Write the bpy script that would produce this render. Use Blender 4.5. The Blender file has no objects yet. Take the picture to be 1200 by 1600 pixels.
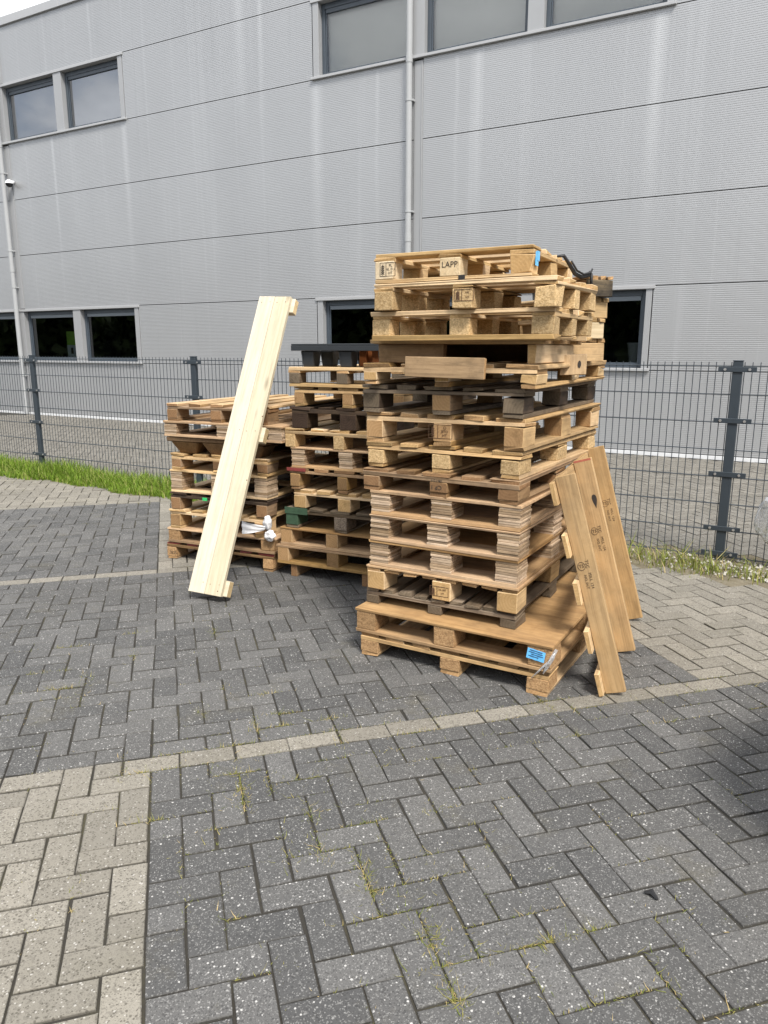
import bpy, math, random
import numpy as np
from mathutils import Matrix, Vector
R = math.radians
rng = np.random.default_rng(7)
random.seed(7)
scn = bpy.context.scene
C = scn.collection

# ---------------------------------------------------------------- camera
CAM_H = 1.54
cd = bpy.data.cameras.new('camera'); cam = bpy.data.objects.new('camera', cd); C.objects.link(cam)
right = Vector((0.870647, 0.491908, 0.000646)); up = Vector((-0.105908, 0.186167, 0.976793)); fwd = Vector((-0.480372, 0.850511, -0.214183))
m = Matrix((right, up, -fwd)).transposed().to_4x4(); m.translation = (0, 0, CAM_H)
cam.matrix_world = m
cd.sensor_fit = 'VERTICAL'; cd.sensor_height = 36.0; cd.lens = 36.0 * 1163.66 / 1600
cd.clip_start = 0.05; cd.clip_end = 500
scn.camera = cam

# ---------------------------------------------------------------- light: bright overcast, soft sun from the right behind the camera
SUN_EL, SUN_AZ = R(52), R(130)      # azimuth clockwise from +Y
w = bpy.data.worlds.new('World'); scn.world = w; w.use_nodes = True
nt = w.node_tree; N = nt.nodes; L = nt.links; N.clear()
out = N.new('ShaderNodeOutputWorld'); bg = N.new('ShaderNodeBackground'); L.new(bg.outputs[0], out.inputs[0])
bg.inputs[1].default_value = 0.125
sky = N.new('ShaderNodeTexSky'); sky.sky_type = 'NISHITA'; sky.sun_disc = False
sky.sun_elevation = SUN_EL; sky.sun_rotation = SUN_AZ
tc = N.new('ShaderNodeTexCoord'); mp = N.new('ShaderNodeMapping'); mp.inputs['Scale'].default_value = (1.6, 1.6, 3.6)
L.new(tc.outputs['Generated'], mp.inputs[0])
n1 = N.new('ShaderNodeTexNoise'); n1.inputs['Scale'].default_value = 2.1; n1.inputs['Detail'].default_value = 7; n1.inputs['Roughness'].default_value = .55
L.new(mp.outputs[0], n1.inputs[0])
cr = N.new('ShaderNodeValToRGB'); cr.color_ramp.elements[0].position = .36; cr.color_ramp.elements[1].position = .68
cr.color_ramp.elements[0].color = (4.0, 4.2, 4.6, 1); cr.color_ramp.elements[1].color = (9.2, 9.3, 9.5, 1)
L.new(n1.outputs[0], cr.inputs[0])
cf = N.new('ShaderNodeValToRGB'); cf.color_ramp.elements[0].position = .30; cf.color_ramp.elements[1].position = .46
cf.color_ramp.elements[0].color = (.35, .35, .35, 1); cf.color_ramp.elements[1].color = (.96, .96, .96, 1)
L.new(n1.outputs[0], cf.inputs[0])
mx = N.new('ShaderNodeMix'); mx.data_type = 'RGBA'; L.new(cf.outputs[0], mx.inputs[0]); L.new(sky.outputs[0], mx.inputs[6]); L.new(cr.outputs[0], mx.inputs[7])
L.new(mx.outputs[2], bg.inputs[0])
sd = bpy.data.lights.new('sun', 'SUN'); sd.energy = 3.0; sd.angle = R(14); sd.color = (1, .95, .88)
sun = bpy.data.objects.new('sun', sd); C.objects.link(sun)
sdir = Vector((math.sin(SUN_AZ) * math.cos(SUN_EL), math.cos(SUN_AZ) * math.cos(SUN_EL), math.sin(SUN_EL)))
sun.rotation_euler = sdir.to_track_quat('Z', 'Y').to_euler(); sun.location = sdir * 30
scn.view_settings.view_transform = 'Standard'; scn.view_settings.look = 'None'; scn.view_settings.gamma = 1
scn.view_settings.exposure = 0.92

# ---------------------------------------------------------------- materials
def mat(name):
    mm = bpy.data.materials.new(name); mm.use_nodes = True
    n = mm.node_tree.nodes; return mm, n, mm.node_tree.links, n['Principled BSDF']
def nd(n, t, **k):
    o = n.new(t)
    for a, v in k.items():
        if a in o.inputs: o.inputs[a].default_value = v
        else: setattr(o, a, v)
    return o
def ramp(n, l, src, stops):
    r = n.new('ShaderNodeValToRGB'); e = r.color_ramp.elements
    while len(e) < len(stops): e.new(.5)
    for i, (p, c) in enumerate(stops):
        e[i].position = p; e[i].color = (*c, 1) if len(c) == 3 else c
    l.new(src, r.inputs[0]); return r.outputs[0]
def mix(n, l, fac, a, b, mode='MIX'):
    x = n.new('ShaderNodeMix'); x.data_type = 'RGBA'; x.blend_type = mode
    for s, i in ((fac, 0), (a, 6), (b, 7)):
        if hasattr(s, 'links'): l.new(s, x.inputs[i])
        else: x.inputs[i].default_value = s if i == 0 else (*s, 1)
    return x.outputs[2]
def math_(n, l, op, a, b=0.0, clamp=False):
    x = n.new('ShaderNodeMath'); x.operation = op; x.use_clamp = clamp
    for i, s in enumerate((a, b)):
        if hasattr(s, 'links'): l.new(s, x.inputs[i])
        else: x.inputs[i].default_value = s
    return x.outputs[0]
def noise(n, l, vec, scale, detail=4, rough=.5, dist=0):
    x = nd(n, 'ShaderNodeTexNoise'); x.inputs['Scale'].default_value = scale; x.inputs['Detail'].default_value = detail
    x.inputs['Roughness'].default_value = rough; x.inputs['Distortion'].default_value = dist
    if vec is not None: l.new(vec, x.inputs['Vector'])
    return x.outputs[0]
def scaled(n, l, vec, s):
    x = nd(n, 'ShaderNodeMapping'); x.inputs['Scale'].default_value = s; l.new(vec, x.inputs[0]); return x.outputs[0]
def bump(n, l, b, h, strength, dist=.002):
    x = nd(n, 'ShaderNodeBump', Strength=strength, Distance=dist); l.new(h, x.inputs['Height']); l.new(x.outputs[0], b.inputs['Normal'])
def attr(n, name):
    a = n.new('ShaderNodeAttribute'); a.attribute_name = name; return a
def plain(name, col, rough=.5, metal=0.0, spec=.5, var=.12, vs=6.0):
    mm, n, l, b = mat(name); o = n.new('ShaderNodeTexCoord').outputs['Object']
    f = noise(n, l, o, vs, 6, .6)
    l.new(mix(n, l, f, tuple(c * (1 - var) for c in col), tuple(min(1, c * (1 + var)) for c in col)), b.inputs['Base Color'])
    l.new(math_(n, l, 'ADD', math_(n, l, 'MULTIPLY', noise(n, l, o, vs * 4, 4), .2), rough - .1), b.inputs['Roughness'])
    b.inputs['Metallic'].default_value = metal; b.inputs['Specular IOR Level'].default_value = spec
    return mm
def wood(name, lo, hi, dirt=(.05, .04, .03), dirt_amt=.35, knots=.6, gscale=1.0, speck=0.0, grey=.42, var=.58, streak=.75):
    """sawn timber: grain runs along the first axis of the per-board coordinate 'gco'"""
    mm, n, l, b = mat(name); g = attr(n, 'gco').outputs['Vector']; rd = attr(n, 'rnd').outputs['Fac']
    gl = scaled(n, l, g, (1.1, 16 * gscale, 16 * gscale))
    broad = noise(n, l, gl, 1.6, 5, .6, .6)
    mid = noise(n, l, scaled(n, l, g, (2.2, 52 * gscale, 52 * gscale)), 1.3, 6, .68, .8)
    fine = noise(n, l, scaled(n, l, g, (6, 130 * gscale, 130 * gscale)), 1.5, 5, .6)
    col = ramp(n, l, broad, [(.30, lo), (.68, hi)])
    col = mix(n, l, ramp(n, l, mid, [(.46, (0, 0, 0)), (.68, (streak, streak, streak))]), col, tuple(c * .58 for c in lo))
    col = mix(n, l, math_(n, l, 'MULTIPLY', fine, .47 * streak), col, tuple(c * .62 for c in lo))
    # grey weathering that differs from board to board
    wz = math_(n, l, 'MULTIPLY', math_(n, l, 'FRACT', math_(n, l, 'MULTIPLY', rd, 7.3)), noise(n, l, g, 3.0, 5, .6))
    gm = sum(lo) / 3
    col = mix(n, l, math_(n, l, 'MULTIPLY', wz, grey), col, (gm * 1.0, gm * .92, gm * .80))
    # knots: sparse dark eyes stretched along the grain
    vo = nd(n, 'ShaderNodeTexVoronoi', Scale=1.0); l.new(scaled(n, l, g, (2.6, 8, 8)), vo.inputs['Vector'])
    k = ramp(n, l, vo.outputs['Distance'], [(.05, (1, 1, 1)), (.16, (0, 0, 0))])
    col = mix(n, l, math_(n, l, 'MULTIPLY', k, knots), col, tuple(c * .35 for c in lo))
    # dirt blotches in world space
    o = n.new('ShaderNodeTexCoord').outputs['Object']
    d = ramp(n, l, noise(n, l, g, 5.5, 7, .68), [(.46, (0, 0, 0)), (.70, (1, 1, 1))])
    col = mix(n, l, math_(n, l, 'MULTIPLY', d, min(1, dirt_amt * 1.25)), col, dirt)
    d2 = ramp(n, l, noise(n, l, g, 15, 6, .7), [(.50, (0, 0, 0)), (.70, (1, 1, 1))])
    col = mix(n, l, math_(n, l, 'MULTIPLY', d2, dirt_amt * 1.1), col, tuple(c * .45 for c in lo))
    if speck:
        sp = nd(n, 'ShaderNodeTexVoronoi', Scale=1.0); l.new(scaled(n, l, g, (110, 190, 190)), sp.inputs['Vector'])
        v = n.new('ShaderNodeSeparateColor'); l.new(sp.outputs['Color'], v.inputs[0])
        col = mix(n, l, math_(n, l, 'MULTIPLY', v.outputs[0], speck), col, tuple(c * .45 for c in lo))
    hsv = n.new('ShaderNodeHueSaturation'); hsv.inputs['Hue'].default_value = .497; l.new(col, hsv.inputs['Color'])
    l.new(math_(n, l, 'ADD', math_(n, l, 'MULTIPLY', rd, var), 1.02 - var * .5), hsv.inputs['Value'])
    l.new(math_(n, l, 'ADD', math_(n, l, 'MULTIPLY', rd, -.25), 1.12), hsv.inputs['Saturation'])
    l.new(hsv.outputs[0], b.inputs['Base Color'])
    b.inputs['Roughness'].default_value = .78; b.inputs['Specular IOR Level'].default_value = .25
    bump(n, l, b, fine, .35, .0015)
    return mm
def endgrain(name, lo, hi):
    mm, n, l, b = mat(name); g = attr(n, 'gco').outputs['Vector']; rd = attr(n, 'rnd').outputs['Fac']
    wv = nd(n, 'ShaderNodeTexWave', Scale=22.0, Distortion=2.5, Detail=3.0); wv.wave_type = 'RINGS'; wv.rings_direction = 'X'
    fr = nd(n, 'ShaderNodeVectorMath', operation='ADD'); fr.inputs[1].default_value = (.5, .5, .5); l.new(g, fr.inputs[0])
    f2 = nd(n, 'ShaderNodeVectorMath', operation='FRACTION'); l.new(fr.outputs[0], f2.inputs[0])
    f3 = nd(n, 'ShaderNodeVectorMath', operation='SUBTRACT'); f3.inputs[1].default_value = (.5, .5, .5); l.new(f2.outputs[0], f3.inputs[0])
    l.new(f3.outputs[0], wv.inputs['Vector'])
    f = noise(n, l, g, 190, 4, .7)
    col = mix(n, l, math_(n, l, 'ADD', math_(n, l, 'MULTIPLY', wv.outputs['Fac'], .35), math_(n, l, 'MULTIPLY', noise(n, l, g, 14, 5, .65), .75), True), lo, hi)
    col = mix(n, l, ramp(n, l, noise(n, l, g, 22, 6, .7), [(.52, (0, 0, 0)), (.72, (.65, .65, .65))]), col, tuple(c * .38 for c in lo))
    col = mix(n, l, math_(n, l, 'MULTIPLY', f, .7), col, tuple(c * .5 for c in lo))
    hsv = n.new('ShaderNodeHueSaturation'); hsv.inputs['Hue'].default_value = .497; l.new(col, hsv.inputs['Color'])
    l.new(math_(n, l, 'ADD', math_(n, l, 'MULTIPLY', rd, .7), .68), hsv.inputs['Value'])
    l.new(hsv.outputs[0], b.inputs['Base Color']); b.inputs['Roughness'].default_value = .9; b.inputs['Specular IOR Level'].default_value = .1
    bump(n, l, b, f, .6, .002)
    return mm
def chipboard(name, lo, hi):
    mm, n, l, b = mat(name); g = attr(n, 'gco').outputs['Vector']; rd = attr(n, 'rnd').outputs['Fac']
    vo = nd(n, 'ShaderNodeTexVoronoi', Scale=1.0); l.new(scaled(n, l, g, (150, 150, 260)), vo.inputs['Vector'])
    s = n.new('ShaderNodeSeparateColor'); l.new(vo.outputs['Color'], s.inputs[0])
    col = mix(n, l, s.outputs[0], lo, hi)
    col = mix(n, l, ramp(n, l, noise(n, l, g, 60, 5, .7), [(.5, (0, 0, 0)), (.75, (.8, .8, .8))]), col, tuple(c * .4 for c in lo))
    hsv = n.new('ShaderNodeHueSaturation'); hsv.inputs['Hue'].default_value = .497; l.new(col, hsv.inputs['Color'])
    l.new(math_(n, l, 'ADD', math_(n, l, 'MULTIPLY', rd, .4), .8), hsv.inputs['Value'])
    l.new(hsv.outputs[0], b.inputs['Base Color']); b.inputs['Roughness'].default_value = .9; b.inputs['Specular IOR Level'].default_value = .15
    bump(n, l, b, s.outputs[0], .5, .0015)
    return mm

W_FRESH = wood('fresh_pine', (.54, .36, .165), (.70, .51, .265), dirt_amt=.22)
W_TAN = wood('tan_pine', (.45, .285, .12), (.61, .42, .20), dirt_amt=.35)
W_BROWN = wood('brown_pine', (.25, .150, .068), (.38, .245, .118), dirt_amt=.45)
W_GREY = wood('weathered_grey_wood', (.14, .10, .062), (.26, .20, .135), dirt_amt=.45)
W_DARK = wood('charred_dark_wood', (.055, .036, .022), (.12, .080, .048), dirt=(.012, .009, .008), dirt_amt=.6)
W_PLY = wood('pink_plywood', (.43, .265, .125), (.56, .375, .19), dirt_amt=.26, knots=.45, gscale=.45, grey=.35, var=.32)
W_LAM = wood('laminated_ply_strip', (.40, .28, .165), (.62, .47, .31), dirt=(.10, .06, .04), dirt_amt=.4, knots=.1, var=.75)
W_WHITE = wood('white_spruce', (.54, .475, .34), (.62, .565, .44), dirt_amt=.06, knots=.6, grey=.05, var=.14, streak=.5)
W_LEAN = wood('honey_pine', (.43, .275, .118), (.55, .375, .18), dirt_amt=.2, knots=.5, grey=.3, var=.3)
W_PALE = wood('pale_bleached_pine', (.58, .46, .28), (.70, .59, .40), dirt_amt=.12, knots=.2, grey=.2, var=.25)
W_OLD = wood('old_brown_plank', (.30, .19, .085), (.43, .285, .135), dirt_amt=.35, grey=.12, var=.2)
W_STAIN = wood('tar_stained_wood', (.05, .042, .032), (.26, .20, .12), dirt=(.010, .010, .011), dirt_amt=.9, grey=.2)
W_PRESS = wood('pressed_wood_fibre', (.22, .13, .06), (.33, .205, .10), dirt_amt=.4, knots=0, speck=.5)
W_CHIP = chipboard('chipboard', (.37, .25, .115), (.60, .44, .235))
W_CHIPB = chipboard('brown_chipboard', (.25, .15, .07), (.43, .28, .14))
W_CHIPG = chipboard('grey_chipboard', (.11, .09, .07), (.24, .19, .14))
E_FRESH = endgrain('fresh_end_grain', (.38, .24, .10), (.56, .39, .19))
E_TAN = endgrain('tan_end_grain', (.30, .18, .08), (.46, .30, .15))
E_BROWN = endgrain('brown_end_grain', (.20, .115, .055), (.32, .195, .10))
E_GREY = endgrain('grey_end_grain', (.12, .092, .062), (.22, .175, .12))
E_DARK = endgrain('dark_end_grain', (.035, .024, .018), (.09, .06, .042))
E_WHITE = endgrain('white_end_grain', (.50, .37, .19), (.66, .52, .30))
E_RED = plain('red_paint', (.20, .035, .03), .7, var=.5, vs=60)
M_GREEN = plain('green_paint', (.035, .075, .04), .8, var=.55, vs=45)
M_BLACKP = plain('black_plastic', (.022, .026, .03), .5, var=.25, vs=8)
M_RUBBER = plain('black_strap_webbing', (.012, .012, .013), .6)
M_BLUE = plain('blue_label', (.12, .42, .74), .45, var=.25, vs=30)
M_INK = plain('black_ink', (.03, .024, .02), .8, var=.3, vs=80)
M_BROWNINK = plain('burnt_brand', (.09, .045, .022), .8, var=.3, vs=80)
M_POST = plain('anthracite_coating', (.030, .040, .050), .45, var=.1)
M_ZINC = plain('zinc_bolt', (.55, .55, .55), .35, .8)
M_FRAME = plain('window_frame_coating', (.052, .066, .082), .4, var=.06)
M_FRAMEL = plain('grey_vent_strip', (.16, .185, .21), .4, var=.06)
M_TRIM = plain('light_aluminium_trim', (.37, .375, .38), .42, .15, var=.05)
M_PIPE = plain('pale_grey_pvc', (.34, .35, .355), .4, var=.06)
M_PIER = plain('smooth_grey_panel', (.32, .326, .332), .45, .2, var=.04)
M_BLIND = plain('beige_blind', (.80, .78, .73), .8, var=.06, vs=2)
M_ROOM = plain('dark_interior', (.012, .013, .015), .8)
M_ROOMU = plain('grey_interior', (.50, .53, .56), .8, var=.12, vs=1.2)

# metal cladding with run-off streaks
M_WALL, n, l, b = mat('ribbed_metal_cladding')
o = n.new('ShaderNodeTexCoord').outputs['Object']
st = noise(n, l, scaled(n, l, o, (5.5, 1, .10)), 1.0, 5, .62)
st2 = noise(n, l, scaled(n, l, o, (.8, 1, .55)), 1.0, 4, .5)
col = mix(n, l, st2, (.335, .341, .347), (.40, .406, .411))
col = mix(n, l, math_(n, l, 'MULTIPLY', ramp(n, l, st, [(.56, (0, 0, 0)), (.72, (1, 1, 1))]), .38), col, (.46, .468, .474))
col = mix(n, l, math_(n, l, 'MULTIPLY', ramp(n, l, noise(n, l, scaled(n, l, o, (9, 1, .2)), 1.0, 5, .6), [(.60, (0, 0, 0)), (.75, (1, 1, 1))]), .22), col, (.24, .245, .25))
sx = n.new('ShaderNodeSeparateXYZ'); l.new(o, sx.inputs[0])
for x0, wd, zt, am in ((-12.42, .10, 5.9, .5), (-7.80, .16, 5.9, .5), (-2.25, .13, 5.9, .6), (-4.85, .12, 5.9, .42), (-5.2, .05, 5.9, .3), (-14.6, .06, 5.9, .35), (-9.4, .14, 8.2, .5), (-8.95, .08, 8.2, .45), (-13.2, .05, 8.2, .35), (-6.6, .05, 5.9, .3)):
    dx = math_(n, l, 'ABSOLUTE', math_(n, l, 'SUBTRACT', math_(n, l, 'ADD', sx.outputs[0], math_(n, l, 'MULTIPLY', st2, .12)), x0 + .06))
    f = math_(n, l, 'SUBTRACT', 1.0, math_(n, l, 'DIVIDE', dx, wd), True)
    fz = math_(n, l, 'SUBTRACT', 1.0, math_(n, l, 'DIVIDE', math_(n, l, 'SUBTRACT', zt, sx.outputs[2]), 3.2), True)
    below = math_(n, l, 'LESS_THAN', sx.outputs[2], zt)
    f = math_(n, l, 'MULTIPLY', math_(n, l, 'MULTIPLY', f, fz), math_(n, l, 'MULTIPLY', below, am * 1.05))
    f = math_(n, l, 'MULTIPLY', f, math_(n, l, 'ADD', st, .4))
    col = mix(n, l, f, col, (.58, .588, .59))
l.new(col, b.inputs['Base Color']); b.inputs['Metallic'].default_value = .42; b.inputs['Roughness'].default_value = .38

def glass(name, fac, tint=(.8, .85, .85)):
    mm, n, l, b = mat(name); n.remove(b)
    o_ = n['Material Output']; tr = nd(n, 'ShaderNodeBsdfTransparent'); tr.inputs[0].default_value = (*tint, 1)
    gl = nd(n, 'ShaderNodeBsdfGlossy'); gl.inputs['Roughness'].default_value = .01; gl.inputs[0].default_value = (.95, .97, 1, 1)
    fr = nd(n, 'ShaderNodeFresnel', IOR=fac); ms = n.new('ShaderNodeMixShader')
    l.new(fr.outputs[0], ms.inputs[0]); l.new(tr.outputs[0], ms.inputs[1]); l.new(gl.outputs[0], ms.inputs[2]); l.new(ms.outputs[0], o_.inputs[0])
    return mm
M_GLASSL = glass('window_glass', 1.75, (.6, .65, .65))
M_GLASSU = glass('coated_window_glass', 3.0, (.75, .77, .78))
M_GLASSM = glass('window_glass_over_blind', 1.75, (.85, .87, .87))

# concrete block paving: dark or light brick by attribute, white aggregate, stains
M_PAVE, n, l, b = mat('concrete_paving_bricks')
o = n.new('ShaderNodeTexCoord').outputs['Object']; tone = attr(n, 'tone').outputs['Fac']; rd = attr(n, 'rnd').outputs['Fac']
vo = nd(n, 'ShaderNodeTexVoronoi', Scale=138.0); l.new(o, vo.inputs['Vector']); s = n.new('ShaderNodeSeparateColor'); l.new(vo.outputs['Color'], s.inputs[0])
vo2 = nd(n, 'ShaderNodeTexVoronoi', Scale=300.0); l.new(o, vo2.inputs['Vector']); s2 = n.new('ShaderNodeSeparateColor'); l.new(vo2.outputs['Color'], s2.inputs[0])
grit = noise(n, l, o, 300, 4, .7); blot = noise(n, l, o, 1.1, 6, .65)
dk = mix(n, l, rd, (.070, .070, .069), (.150, .147, .141)); lt = mix(n, l, rd, (.195, .180, .148), (.290, .268, .222))
dk = mix(n, l, ramp(n, l, blot, [(.42, (0, 0, 0)), (.70, (.5, .5, .5))]), dk, (.115, .11, .10))
shape = math_(n, l, 'LESS_THAN', vo.outputs['Distance'], math_(n, l, 'MULTIPLY', s.outputs[1], .52))
white = math_(n, l, 'MULTIPLY', math_(n, l, 'GREATER_THAN', s.outputs[0], .82), shape)
white2 = math_(n, l, 'GREATER_THAN', s2.outputs[1], .86)
dk = mix(n, l, math_(n, l, 'MULTIPLY', grit, .6), dk, (.035, .035, .036))
moss = noise(n, l, o, 3.1, 8, .72)
dk = mix(n, l, ramp(n, l, moss, [(.56, (0, 0, 0)), (.74, (.55, .55, .55))]), dk, (.105, .092, .055))
dk = mix(n, l, ramp(n, l, noise(n, l, o, .55, 5, .6), [(.56, (0, 0, 0)), (.72, (.45, .45, .45))]), dk, (.045, .044, .043))
lt = mix(n, l, ramp(n, l, moss, [(.52, (0, 0, 0)), (.72, (.55, .55, .55))]), lt, (.13, .12, .085))
dk = mix(n, l, math_(n, l, 'MULTIPLY', white2, .34), dk, (.33, .325, .31))
dk = mix(n, l, ramp(n, l, noise(n, l, o, 230, 3, .75), [(.54, (0, 0, 0)), (.66, (.7, .7, .7))]), dk, (.034, .034, .034))
dk = mix(n, l, math_(n, l, 'MULTIPLY', white, math_(n, l, 'ADD', math_(n, l, 'MULTIPLY', s.outputs[2], .65), .20)), dk, (.50, .49, .47))
lt = mix(n, l, ramp(n, l, noise(n, l, o, 210, 3, .75), [(.54, (0, 0, 0)), (.64, (.8, .8, .8))]), lt, (.075, .068, .055))
lt = mix(n, l, math_(n, l, 'MULTIPLY', math_(n, l, 'GREATER_THAN', s.outputs[1], .80), .5), lt, (.10, .09, .072))
lt = mix(n, l, math_(n, l, 'MULTIPLY', grit, .5), lt, (.19, .175, .15))
lt = mix(n, l, math_(n, l, 'MULTIPLY', white, .6), lt, (.50, .48, .44))
lt = mix(n, l, ramp(n, l, blot, [(.45, (0, 0, 0)), (.8, (.5, .5, .5))]), lt, (.20, .185, .155))
vo3 = nd(n, 'ShaderNodeTexVoronoi', Scale=150.0); l.new(o, vo3.inputs['Vector']); s3 = n.new('ShaderNodeSeparateColor'); l.new(vo3.outputs['Color'], s3.inputs[0])
spot = math_(n, l, 'MULTIPLY', math_(n, l, 'GREATER_THAN', s3.outputs[0], .50), math_(n, l, 'LESS_THAN', vo3.outputs['Distance'], math_(n, l, 'MULTIPLY', s3.outputs[1], .62)))
lt = mix(n, l, math_(n, l, 'MULTIPLY', spot, .72), lt, (.070, .062, .048))
dk = mix(n, l, math_(n, l, 'MULTIPLY', spot, .5), dk, (.030, .030, .030))
cl = mix(n, l, tone, dk, lt)
cl = mix(n, l, math_(n, l, 'MULTIPLY', attr(n, 'dirt').outputs['Fac'], .85), cl, (.030, .027, .020))
l.new(cl, b.inputs['Base Color']); b.inputs['Roughness'].default_value = .8; b.inputs['Specular IOR Level'].default_value = .4
bump(n, l, b, math_(n, l, 'ADD', grit, s2.outputs[0]), .55, .002)

M_JOINT, n, l, b = mat('joint_sand')
o = n.new('ShaderNodeTexCoord').outputs['Object']
c1 = ramp(n, l, noise(n, l, o, 2.2, 7, .7), [(.35, (.013, .012, .010)), (.50, (.024, .021, .015)), (.60, (.060, .054, .024)), (.74, (.12, .10, .045))])
l.new(mix(n, l, noise(n, l, o, 220, 3, .7), c1, (.03, .027, .022)), b.inputs['Base Color']); b.inputs['Roughness'].default_value = .95
M_SOIL, n, l, b = mat('verge_soil')
o = n.new('ShaderNodeTexCoord').outputs['Object']
c1 = ramp(n, l, noise(n, l, o, 5, 8, .75), [(.3, (.10, .085, .05)), (.5, (.20, .17, .11)), (.7, (.30, .27, .20))])
l.new(mix(n, l, noise(n, l, o, 120, 4, .7), c1, (.09, .075, .05)), b.inputs['Base Color']); b.inputs['Roughness'].default_value = .95
bump(n, l, b, noise(n, l, o, 60, 5, .7), .8, .01)
def leafmat(name, a, bb, dry=None):
    mm, n, l, b = mat(name); rd = attr(n, 'rnd').outputs['Fac']
    st = [(.0, a), (.75, bb)] + ([(.9, dry)] if dry else [])
    l.new(ramp(n, l, rd, st), b.inputs['Base Color']); b.inputs['Roughness'].default_value = .6; b.inputs['Specular IOR Level'].default_value = .25
    tl = nd(n, 'ShaderNodeBsdfTranslucent'); l.new(b.inputs['Base Color'].links[0].from_socket, tl.inputs[0])
    ms = n.new('ShaderNodeMixShader'); ms.inputs[0].default_value = .35; l.new(b.outputs[0], ms.inputs[1]); l.new(tl.outputs[0], ms.inputs[2])
    l.new(ms.outputs[0], n['Material Output'].inputs[0]); return mm
M_GRASS = leafmat('fresh_grass', (.085, .155, .014), (.22, .335, .035), (.36, .36, .12))
M_WEED = leafmat('joint_grass', (.13, .17, .03), (.33, .29, .09), (.52, .40, .19))
M_TREE = leafmat('dark_leaves', (.015, .025, .008), (.07, .10, .03))
M_STONE = plain('pale_gravel', (.40, .38, .34), .9, var=.45, vs=25)
M_FILM, n, l, b = mat('clear_plastic_film'); n.remove(b)
o = n.new('ShaderNodeTexCoord').outputs['Object']
tr = nd(n, 'ShaderNodeBsdfTransparent'); tr.inputs[0].default_value = (.93, .94, .95, 1)
gl = nd(n, 'ShaderNodeBsdfGlossy'); gl.inputs['Roughness'].default_value = .12
df = nd(n, 'ShaderNodeBsdfDiffuse'); df.inputs[0].default_value = (.75, .76, .77, 1)
a1 = n.new('ShaderNodeMixShader'); a1.inputs[0].default_value = .5; l.new(gl.outputs[0], a1.inputs[1]); l.new(df.outputs[0], a1.inputs[2])
lw = nd(n, 'ShaderNodeLayerWeight', Blend=.35)
ff = math_(n, l, 'ADD', lw.outputs['Facing'], ramp(n, l, noise(n, l, o, 22, 5, .65, 1.5), [(.40, (0.10, 0.10, 0.10)), (.66, (.75, .75, .75))]), True)
a2 = n.new('ShaderNodeMixShader'); l.new(ff, a2.inputs[0]); l.new(tr.outputs[0], a2.inputs[1]); l.new(a1.outputs[0], a2.inputs[2])
l.new(a2.outputs[0], n['Material Output'].inputs[0])
M_WFILM = plain('white_plastic_film', (.72, .72, .73), .3, var=.18, vs=40)
M_ORANGE = plain('rust_brown_plastic', (.26, .085, .022), .55, var=.25)
M_CAR = plain('black_car_paint', (.012, .012, .014), .18, var=.05)
M_CARGLASS = plain('tinted_car_glass', (.01, .012, .014), .12)
M_TYRE = plain('tyre_rubber', (.018, .018, .018), .85)
M_RIM = plain('alloy_rim', (.45, .45, .46), .3, .8)
M_LAMP = plain('headlight_lens', (.6, .62, .64), .15)
M_TAILLAMP = plain('red_tail_lens', (.3, .01, .01), .2)

# ---------------------------------------------------------------- mesh helpers
def _boxtopo():
    idx = {}; V = []
    for a, sx_ in enumerate((-1, 1)):
        for b_, sy_ in enumerate((-1, 1)):
            for c_, sz_ in enumerate((-1, 1)):
                for ax in range(3):
                    idx[(a, b_, c_, ax)] = len(V); V.append((sx_, sy_, sz_, ax))
    ref = np.array([[s_[k] * (1.0 if k == s_[3] else .8) for k in range(3)] for s_ in V])
    F = []; FA = []
    for ax in range(3):
        for s_ in (0, 1):
            o1, o2 = [k for k in range(3) if k != ax]
            q = []
            for p, r_ in ((0, 0), (1, 0), (1, 1), (0, 1)):
                k = [0, 0, 0]; k[ax] = s_; k[o1] = p; k[o2] = r_; q.append(idx[(*k, ax)])
            F.append(q); FA.append(ax)
    for ax in range(3):                       # bevel strips along axis ax
        o1, o2 = [k for k in range(3) if k != ax]
        for p in (0, 1):
            for r_ in (0, 1):
                k0 = [0, 0, 0]; k0[o1] = p; k0[o2] = r_; k1 = list(k0); k1[ax] = 1
                F.append([idx[(*k0, o1)], idx[(*k1, o1)], idx[(*k1, o2)], idx[(*k0, o2)]]); FA.append(-1)
    for a in (0, 1):
        for b_ in (0, 1):
            for c_ in (0, 1): F.append([idx[(a, b_, c_, 0)], idx[(a, b_, c_, 1)], idx[(a, b_, c_, 2)]]); FA.append(-1)
    G = []
    for f in F:
        p = ref[f]; nn = np.cross(p[1] - p[0], p[2] - p[0])
        G.append(f if nn @ p.mean(0) > 0 else f[::-1])
    return V, G, FA
BV, BF, BA = _boxtopo()
BS = np.array([v[:3] for v in BV], float); BX = np.array([v[3] for v in BV])
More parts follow.
